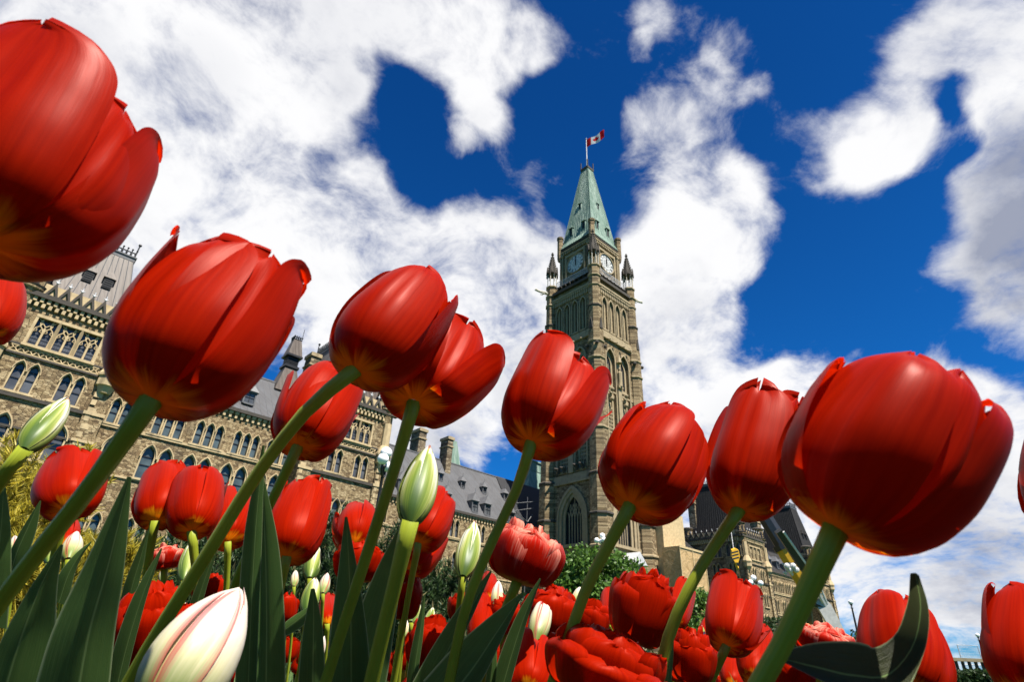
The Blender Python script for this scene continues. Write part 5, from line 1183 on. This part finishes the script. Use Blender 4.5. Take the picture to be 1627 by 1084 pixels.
tulip('I', 'tulip', (1326, 842), (1480, 594), 258, .19, 'largest red tulip, at the right in front of blue sky', [(1290, 925, .19), (1245, 1020, .188), (1195, 1110, .187)], 'egg', .05, .45, 23, .0034, hi=True, tilts={1: .08, 2: .20, 0: .02, 4: .08, 3: .1}, opts={'curl': -.08, 'fold': .06})
tulip('J', 'tulip', (1716, 860), (1730, 640), 150, .35, 'red tulip at the right edge of the photo, only its rim showing', [(1680, 1000, .35), (1670, 1100, .35)], 'egg', .1, .2, 29, .0044)
tulip('K', 'tulip', (-30, 535), (-22, 440), 92, .40, 'red tulip at the left edge of the photo below the huge one', [(-60, 700, .4), (-90, 900, .4)], 'egg', .1, .2, 31, .004)
tulip('L', 'tulip', (1440, 1105), (1432, 964), 124, .46, 'closed red tulip behind the curled leaf at the lower right', [(1438, 1180, .46)], 'egg', .1, .2, 33, .0042, hi=True, opts={'rag': .03})
tulip('M', 'tulip', (1637, 1112), (1642, 945), 122, .5, 'red tulip cut off by the lower right corner', [(1636, 1180, .5)], 'egg', .1, .4, 35, .0042, tilts={2: .12})
# ---- smaller flowers in the bed
tulip('a', 'tulip', (104, 812), (118, 738), 84, .60, 'small red tulip behind the thick dark stem, below the leaning bud', [(88, 880, .6), (80, 960, .6)], 'cup', .1, .2, 41)
tulip('b', 'tulip', (246, 829), (264, 756), 69, .66, 'small red tulip, left of a touching pair, below the large dark one', [(236, 890, .66), (222, 1000, .66)], 'cup', .1, .5, 42)
tulip('c', 'tulip', (304, 846), (319, 758), 79, .64, 'small red tulip, right of a touching pair, below the large dark one', [(310, 900, .64), (318, 1000, .64)], 'cup', .1, .1, 43)
tulip('d', 'tulip', (362, 862), (372, 795), 66, .85, 'small red tulip half hidden behind the bright curving stem', [(360, 930, .85)], 'egg', .1, .3, 44)
tulip('e', 'tulip', (455, 886), (492, 778), 90, .60, 'small red tulip between two tall leaves, under the leaning one', [(442, 950, .6), (430, 1040, .6)], 'cup', .1, .3, 45)
tulip('f', 'tulip', (562, 866), (566, 810), 66, .82, 'small red tulip, the upper of two behind the dark folded leaf', [(558, 950, .82)], 'egg', .1, .2, 46)
tulip('g', 'double', (566, 925), (576, 862), 74, .78, 'small ruffled red tulip, the lower of two behind the dark folded leaf', [(562, 980, .78)], seed=47)
tulip('h', 'tulip', (664, 864), (702, 792), 68, .78, 'small red tulip right beside the tall pale green bud', [(655, 915, .78), (640, 1000, .78)], 'egg', .1, .2, 48)
tulip('i', 'tulip', (650, 908), (690, 852), 60, .86, 'small red tulip below the one beside the tall pale green bud', [(640, 980, .86)], 'cup', .1, .4, 49)
tulip('j', 'double', (822, 926), (848, 838), 116, .56, 'pale rimmed ruffled tulip below the one in front of the clock tower', [(805, 965, .56), (782, 1010, .56), (765, 1080, .56)], mat_='pale_petal', seed=50, hi=True)
tulip('k', 'double', (1006, 1024), (1036, 912), 94, .58, 'ruffled dark red tulip below the rounded one, right of the round tree', [(1000, 1080, .58)], seed=51, hi=True)
tulip('l', 'tulip', (972, 994), (974, 954), 38, 1.0, 'little red tulip at the left shoulder of the ruffled dark red one', [(970, 1060, 1.0)], 'egg', .1, .4, 52)
tulip('m', 'tulip', (1154, 1028), (1172, 942), 80, .66, 'small pointed red tulip on a thin stem, under the upright one', [(1140, 1060, .66), (1125, 1095, .66)], 'cup', .1, .2, 53, tilts={2: .22})
tulip('n', 'tulip', (1122, 1052), (1130, 988), 42, .95, 'little red tulip behind the slim white bud at the lower right', [(1120, 1110, .95)], 'egg', .1, .1, 54)
tulip('o', 'tulip', (1198, 1084), (1208, 1004), 56, .8, 'small red tulip just left of the thickest green stem', [(1195, 1140, .8)], 'cup', .1, .5, 55)
tulip('p', 'tulip', (1162, 1092), (1168, 1044), 38, 1.0, 'tiny red tulip at the bottom edge, left of the thickest stem', [(1160, 1150, 1.0)], 'egg', .1, .5, 56)
tulip('q', 'double', (1308, 1046), (1312, 994), 90, .62, 'pale rimmed ruffled tulip above the curled leaf', [(1300, 1120, .62)], mat_='pale_petal', seed=57, hi=True)
tulip('r', 'double', (1262, 1108), (1272, 1050), 76, .66, 'ruffled red tulip under the curled leaf at the bottom edge', [(1256, 1180, .66)], seed=58)
tulip('s', 'double', (228, 1072), (244, 930), 116, .52, 'large ruffled red tulip at the lower left behind the thin leaf', [(220, 1140, .52)], seed=59, hi=True)
tulip('t', 'double', (332, 962), (336, 914), 46, .95, 'small ruffled red tulip above the big white bud', [(328, 1040, .95)], seed=60)
tulip('u', 'double', (261, 906), (262, 866), 50, .95, 'little pale rimmed tulip at the left in front of dark pines', [(260, 980, .95)], mat_='pale_petal', seed=61)
tulip('v', 'tulip', (103, 868), (106, 828), 38, 1.1, 'tiny red tulip among the golden pine needles', [(100, 930, 1.1)], 'egg', .1, .5, 62)
tulip('w', 'double', (948, 1118), (978, 1004), 186, .36, 'very large ruffled tulip spread open at the bottom edge', [(940, 1190, .36)], seed=63, hi=True, opts={'alltilt': .12})
tulip('x', 'tulip', (836, 1106), (846, 1032), 82, .52, 'red tulip at the bottom edge, left of the very large spread one', [(832, 1180, .52)], 'open', .1, .2, 64)
tulip('y', 'double', (1094, 1090), (1096, 1002), 76, .62, 'ruffled red tulip at the bottom edge, right of the lime green stem', [(1092, 1160, .62)], seed=65)
tulip('z', 'double', (872, 1016), (878, 934), 92, .68, 'ruffled red tulip behind the white streaked bud at bottom centre', [(868, 1090, .68)], seed=66, hi=True)
tulip('aa', 'double', (936, 1014), (942, 956), 56, .9, 'ruffled red tulip between two green stems at bottom centre', [(932, 1090, .9)], seed=67)
tulip('ab', 'double', (680, 1066), (690, 982), 74, .66, 'ruffled red tulip low in the middle, right of a slim bright leaf', [(676, 1140, .66)], seed=68)
tulip('ac', 'double', (640, 986), (646, 912), 52, .8, 'ruffled red tulip in shade behind the broad green stem', [(634, 1060, .8)], seed=69)
tulip('ad', 'tulip', (764, 1024), (766, 952), 46, .8, 'narrow red tulip between two long slanting leaves', [(760, 1090, .8)], 'egg', .1, .2, 70)
tulip('ae', 'double', (730, 990), (734, 942), 40, 1.0, 'small ruffled red tulip left of the narrow one', [(726, 1060, 1.0)], seed=71)
tulip('af', 'double', (452, 992), (454, 944), 38, 1.0, 'small ruffled red tulip under two tiny pink buds', [(448, 1060, 1.0)], seed=72)
tulip('ag', 'tulip', (520, 992), (524, 952), 34, 1.1, 'tiny red tulip right of the green and white bud', [(516, 1060, 1.1)], 'cup', .1, .2, 73)
tulip('ah', 'double', (640, 1066), (642, 1030), 34, 1.05, 'tiny ruffled red tulip at the bottom beside the slim bright leaf', [(636, 1120, 1.05)], seed=74)
tulip('ai', 'tulip', (778, 952), (780, 918), 26, 1.3, 'tiny red tulip behind the little striped bud', [(776, 1020, 1.3)], 'egg', .1, .2, 75)
tulip('aj', 'double', (800, 1010), (806, 950), 60, .85, 'ruffled red tulip just below the pale rimmed one', [(796, 1080, .85)], seed=76)
tulip('ak', 'tulip', (1072, 992), (1076, 940), 42, .9, 'little red tulip at the right shoulder of the ruffled dark red one', [(1068, 1060, .9)], 'cup', .1, .3, 77)
tulip('al', 'double', (905, 1052), (910, 1006), 62, .75, 'ruffled red tulip crowded behind the very large spread one', [(900, 1120, .75)], seed=78)
# ---- buds
def bud(key, base, tip, w_, d, label, st, kind='bud', seed=1, sr=.0034): return tulip(key, kind, base, tip, w_, d, label, st, 'bud', .08, .3 * seed, seed, sr, hi=w_ > 50)
bud('B1', (38, 716), (109, 634), 44, .40, 'leaning green and white bud in front of the left building', [(14, 745, .4), (-20, 800, .4), (-60, 900, .4)], seed=2, sr=.0042)
bud('B2', (650, 834), (683, 708), 58, .33, 'tall plump pale green bud left of centre', [(632, 910, .33), (605, 1020, .33), (588, 1095, .33)], seed=3, sr=.0045)
bud('B3', (735, 918), (754, 832), 37, .60, 'green and white bud in front of the grey roofed range', [(728, 980, .6), (720, 1080, .6)], seed=4)
bud('B4', (240, 1150), (380, 936), 130, .24, 'big white bud with red lines at the bottom left', [(200, 1220, .24)], 'white', 5, .005)
bud('B5', (850, 1022), (868, 945), 35, .62, 'white bud streaked red and green at bottom centre', [(843, 1060, .62), (838, 1100, .62)], 'white', 6)
bud('B6', (492, 920), (503, 867), 25, .8, 'slim green and white bud, upper of two between tall leaves', [(488, 990, .8)], seed=7)
bud('B7', (488, 976), (500, 919), 28, .7, 'green and white bud just above the blunt leaf tip', [(480, 1040, .7)], seed=8)
bud('B8', (513, 944), (520, 911), 17, 1.1, 'tiny pink bud right of the two slim buds', [(510, 1010, 1.1)], 'white', 9, .003)
bud('B9', (467, 933), (470, 907), 12, 1.3, 'tiny pink and white bud left of the two slim buds', [(464, 1000, 1.3)], 'white', 10, .003)
bud('B10', (444, 930), (447, 913), 9, 1.5, 'tiniest pink bud beside the dark tall leaf', [(442, 1000, 1.5)], 'white', 11, .003)
bud('C1', (108, 890), (122, 847), 28, .85, 'pink and white bud with loose petals at the left', [(100, 960, .85)], 'white', 12)
bud('C2', (78, 896), (92, 853), 22, .8, 'pale green bud between the left stem and leaf', [(72, 960, .8)], seed=13)
bud('C3', (20, 878), (24, 852), 13, 1.2, 'tiny white bud in front of the golden pine', [(18, 940, 1.2)], 'white', 14, .003)
bud('C4', (292, 924), (304, 862), 24, .8, 'green bud right of the little pale rimmed tulip', [(286, 1000, .8)], seed=15)
bud('C5', (258, 924), (262, 903), 13, 1.2, 'tiny white bud under the little pale rimmed tulip', [(256, 1000, 1.2)], 'white', 16, .003)
bud('C6', (678, 996), (688, 967), 15, 1.1, 'small greenish bud, rightmost of a cluster by the slim bright leaf', [(674, 1060, 1.1)], seed=17, sr=.003)
bud('C7', (653, 990), (664, 955), 18, 1.0, 'small pale bud, topmost of a cluster by the slim bright leaf', [(648, 1060, 1.0)], seed=18, sr=.003)
bud('C8', (638, 1014), (648, 985), 15, 1.1, 'small white bud, leftmost of a cluster by the slim bright leaf', [(634, 1070, 1.1)], 'white', 19, .003)
bud('C9', (656, 1002), (666, 972), 13, 1.15, 'small pink bud, lowest of a cluster by the slim bright leaf', [(652, 1070, 1.15)], 'white', 20, .003)
bud('D1', (789, 968), (792, 925), 20, .85, 'striped bud under the pale rimmed ruffled tulip', [(786, 1040, .85)], 'white', 21)
bud('D2', (914, 962), (922, 934), 18, 1.0, 'pink bud peeping past the stem of the rounded tulip', [(912, 1030, 1.0)], 'white', 22)
bud('D3', (1114, 1048), (1115, 996), 19, .7, 'slim white bud near the bottom right of the lime green stem', [(1113, 1100, .7)], seed=23)
# ---- leaves, each on the plant it grows from
def lf(key, pts, hw, tw=0., fold=.4, **k): leaf(OWN[key], pts, hw, tw, fold * 1.3, **k)
lf('a', [(118, 1110, .33), (140, 1000, .33), (168, 905, .335), (206, 758, .34)], [52, 42, 24, 3], .25, .5)
lf('B1', [(10, 1110, .36), (40, 1010, .36), (68, 930, .365), (98, 866, .37)], [46, 40, 22, 2], -.35, .6)
lf('B1', [(60, 1110, .42), (95, 1040, .42), (125, 985, .42), (150, 930, .42)], [44, 46, 26, 3], .5, .4)
lf('a', [(92, 960, .5), (112, 905, .5), (128, 880, .5), (145, 862, .5)], [14, 12, 7, 1], .3)
lf('a', [(14, 930, .55), (28, 880, .55), (46, 838, .55), (64, 796, .55)], [10, 13, 10, 1], -.4, .5)
lf('K', [(-20, 1000, .42), (-6, 900, .42), (2, 830, .42), (6, 770, .43)], [26, 22, 14, 2], .2)
lf('s', [(180, 1110, .44), (202, 1020, .44), (226, 945, .44), (257, 872, .44)], [15, 15, 11, 1.5], .5, .4)
lf('b', [(196, 1000, .62), (210, 930, .62), (222, 890, .62), (236, 842, .62)], [12, 11, 8, 1], .3)
lf('c', [(300, 1000, .62), (322, 930, .62), (340, 880, .62), (352, 850, .62)], [10, 9, 6, 1], .3)
lf('e', [(392, 1110, .39), (398, 960, .39), (406, 830, .39), (419, 708, .39)], [17, 17, 14, 2], .45, .4)
lf('e', [(424, 1110, .42), (425, 980, .42), (422, 860, .42), (416, 754, .42)], [26, 24, 18, 2], -.2, .55)
lf('f', [(556, 1110, .42), (556, 1000, .42), (554, 910, .42), (550, 822, .42)], [38, 30, 17, 2], .15, .7)
lf('B2', [(572, 1110, .45), (598, 1000, .45), (618, 920, .45), (641, 834, .43)], [44, 36, 22, 4], .35, .4)
lf('B7', [(496, 1110, .46), (497, 1040, .46), (498, 985, .46), (497, 936, .46)], [22, 19, 14, 3], .1, .5)
lf('B7', [(492, 970, .5), (475, 985, .5), (458, 998, .5), (440, 1012, .5)], [7, 11, 10, 3], .3, .4)
lf('F', [(672, 1110, .46), (706, 1040, .46), (742, 975, .46), (781, 908, .46)], [24, 20, 14, 1.5], .4, .6)
lf('F', [(700, 1120, .40), (748, 1060, .40), (790, 1000, .40), (830, 944, .40)], [42, 38, 22, 2], .5, .45)
lf('B5', [(792, 1110, .5), (812, 1040, .5), (834, 975, .5), (859, 920, .5)], [16, 15, 10, 1.5], .4, .5)
lf('j', [(776, 1110, .5), (780, 1080, .5), (783, 1050, .5), (785, 1016, .5)], [9, 8, 7, 2], .1, .6)
lf('i', [(652, 1110, .6), (660, 1050, .6), (668, 1000, .6), (675, 945, .6)], [9, 9, 7, 1], .4, .5)
lf('I', [(1242, 1046, .19), (1300, 1058, .195), (1360, 1070, .20), (1412, 1068, .205), (1448, 1026, .208), (1461, 968, .208), (1454, 912, .206)], [9, 29, 40, 36, 23, 16, 6], (.35, .3), .6, mat_='duskleaf')
lf('H', [(1058, 1110, .42), (1062, 1070, .42), (1066, 1045, .42), (1070, 1020, .42)], [8, 7, 5, 1], .3)
# ---- plants deeper in the bed: leaves and stems that fill the rows
rng0 = np.random.default_rng(77)
def filler(x, y, hgt, n_):
    rt = thing('tulip_plant', 'flowerless tulip plant with narrow green leaves deep in the bed', 'plant', (x, y, 0), 'flowerless tulip plants deep in the bed')
    for k in range(n_):
        a = rng0.uniform(0, 6.28); ln = hgt * rng0.uniform(.7, 1.0); b0 = np.array([x, y, 0.]); o = np.array([math.cos(a), math.sin(a), 0]) * ln * rng0.uniform(.15, .5)
        S = spline([b0, b0 + o * .35 + [0, 0, ln * .5], b0 + o + [0, 0, ln]], 14); wd_ = hermite([0, .3, .7, 1], [.008, .017, .012, .0006])(np.linspace(0, 1, 14)); l = np.array([-math.sin(a), math.cos(a), 0]); ou = np.array([math.cos(a), math.sin(a), .2])
        u = np.linspace(-1, 1, 5); G = S[:, None, :] + wd_[:, None, None] * (u[None, :, None] * l + (abs(u) ** 1.5)[None, :, None] * -ou * .4)
        grid_mesh(G, 'leaf', M['leaf'], rt)
rows = []
for k in range(150):
    d = rng0.uniform(.55, 2.3); px = rng0.uniform(-60, 1600); p = at(px, 1060, d)
    rows.append((p[0], p[1], rng0.uniform(.20, .30) + .02 * (d < 1)))
for (x, y, h) in rows: filler(x, y, h, 4)
def far_tulip(x, y, h, k):
    B = np.array([x, y, h]); L = .055; a = unit(np.array([.12, -.05, 1.0])); T = B + a * L; fr, _ = frame_of(B, T); rng = np.random.default_rng(900 + k)
    rt = thing('tulip', 'small red tulip far back in the crowded bed', 'tulip', (x, y, 0), 'red tulips far back in the bed')
    pr, ph = hermite(VS, PR['cup'][0]), hermite(VS, PR['cup'][1])
    for q in range(6): petal(B, fr, L, .027, pr, ph, q * math.pi / 3 + k, .95, {'wh': (.9, 1)[q % 2], 'tilt': rng.normal() * .06}, rng, M['petal'], rt, 9, 10)
    mb = MB(); mb.tube([B, B + [.005, 0, -h * .5], (x - .01, y, 0)], [.0035, .0038, .004], 6); mb.uv = [(.5, .5)] * len(mb.v); mb.build('stem', M['stem'], rt, True)
def far_bud(x, y, h, k):
    B = np.array([x, y, h]); L = .042; a = unit(np.array([.14, -.05, 1.0])); fr, _ = frame_of(B, B + a * L); rng = np.random.default_rng(1900 + k)
    rt = thing('tulip_bud', 'tiny closed tulip bud far back in the crowded bed', 'tulip bud', (x, y, 0), 'tulip buds far back in the bed')
    pr, ph = hermite(VS, PR['bud'][0]), hermite(VS, PR['bud'][1])
    for q in range(3): petal(B, fr, L, .0085, pr, ph, q * 2.094 + k, 1.1, {'edge': 0, 'wave': 0, 'rag': 0, 'notch': 0}, rng, M['whitebud' if k % 2 else 'bud'], rt, 7, 10, W_BUD)
    mb = MB(); mb.tube([B, B + [.005, 0, -h * .5], (x - .01, y, 0)], [.003, .0032, .0035], 6); mb.uv = [(.5, .5)] * len(mb.v); mb.build('stem', M['stem'], rt, True)
for k in range(34):
    d = rng0.uniform(.9, 2.2); px = rng0.uniform(60, 1300); p = at(px, 1040, d); far_bud(p[0], p[1], rng0.uniform(.25, .34), k)
for k in range(70):
    d = rng0.uniform(1.0, 2.6); px = rng0.uniform(60, 1560); p = at(px, 1040, d); far_tulip(p[0], p[1], rng0.uniform(.20, .29), k)
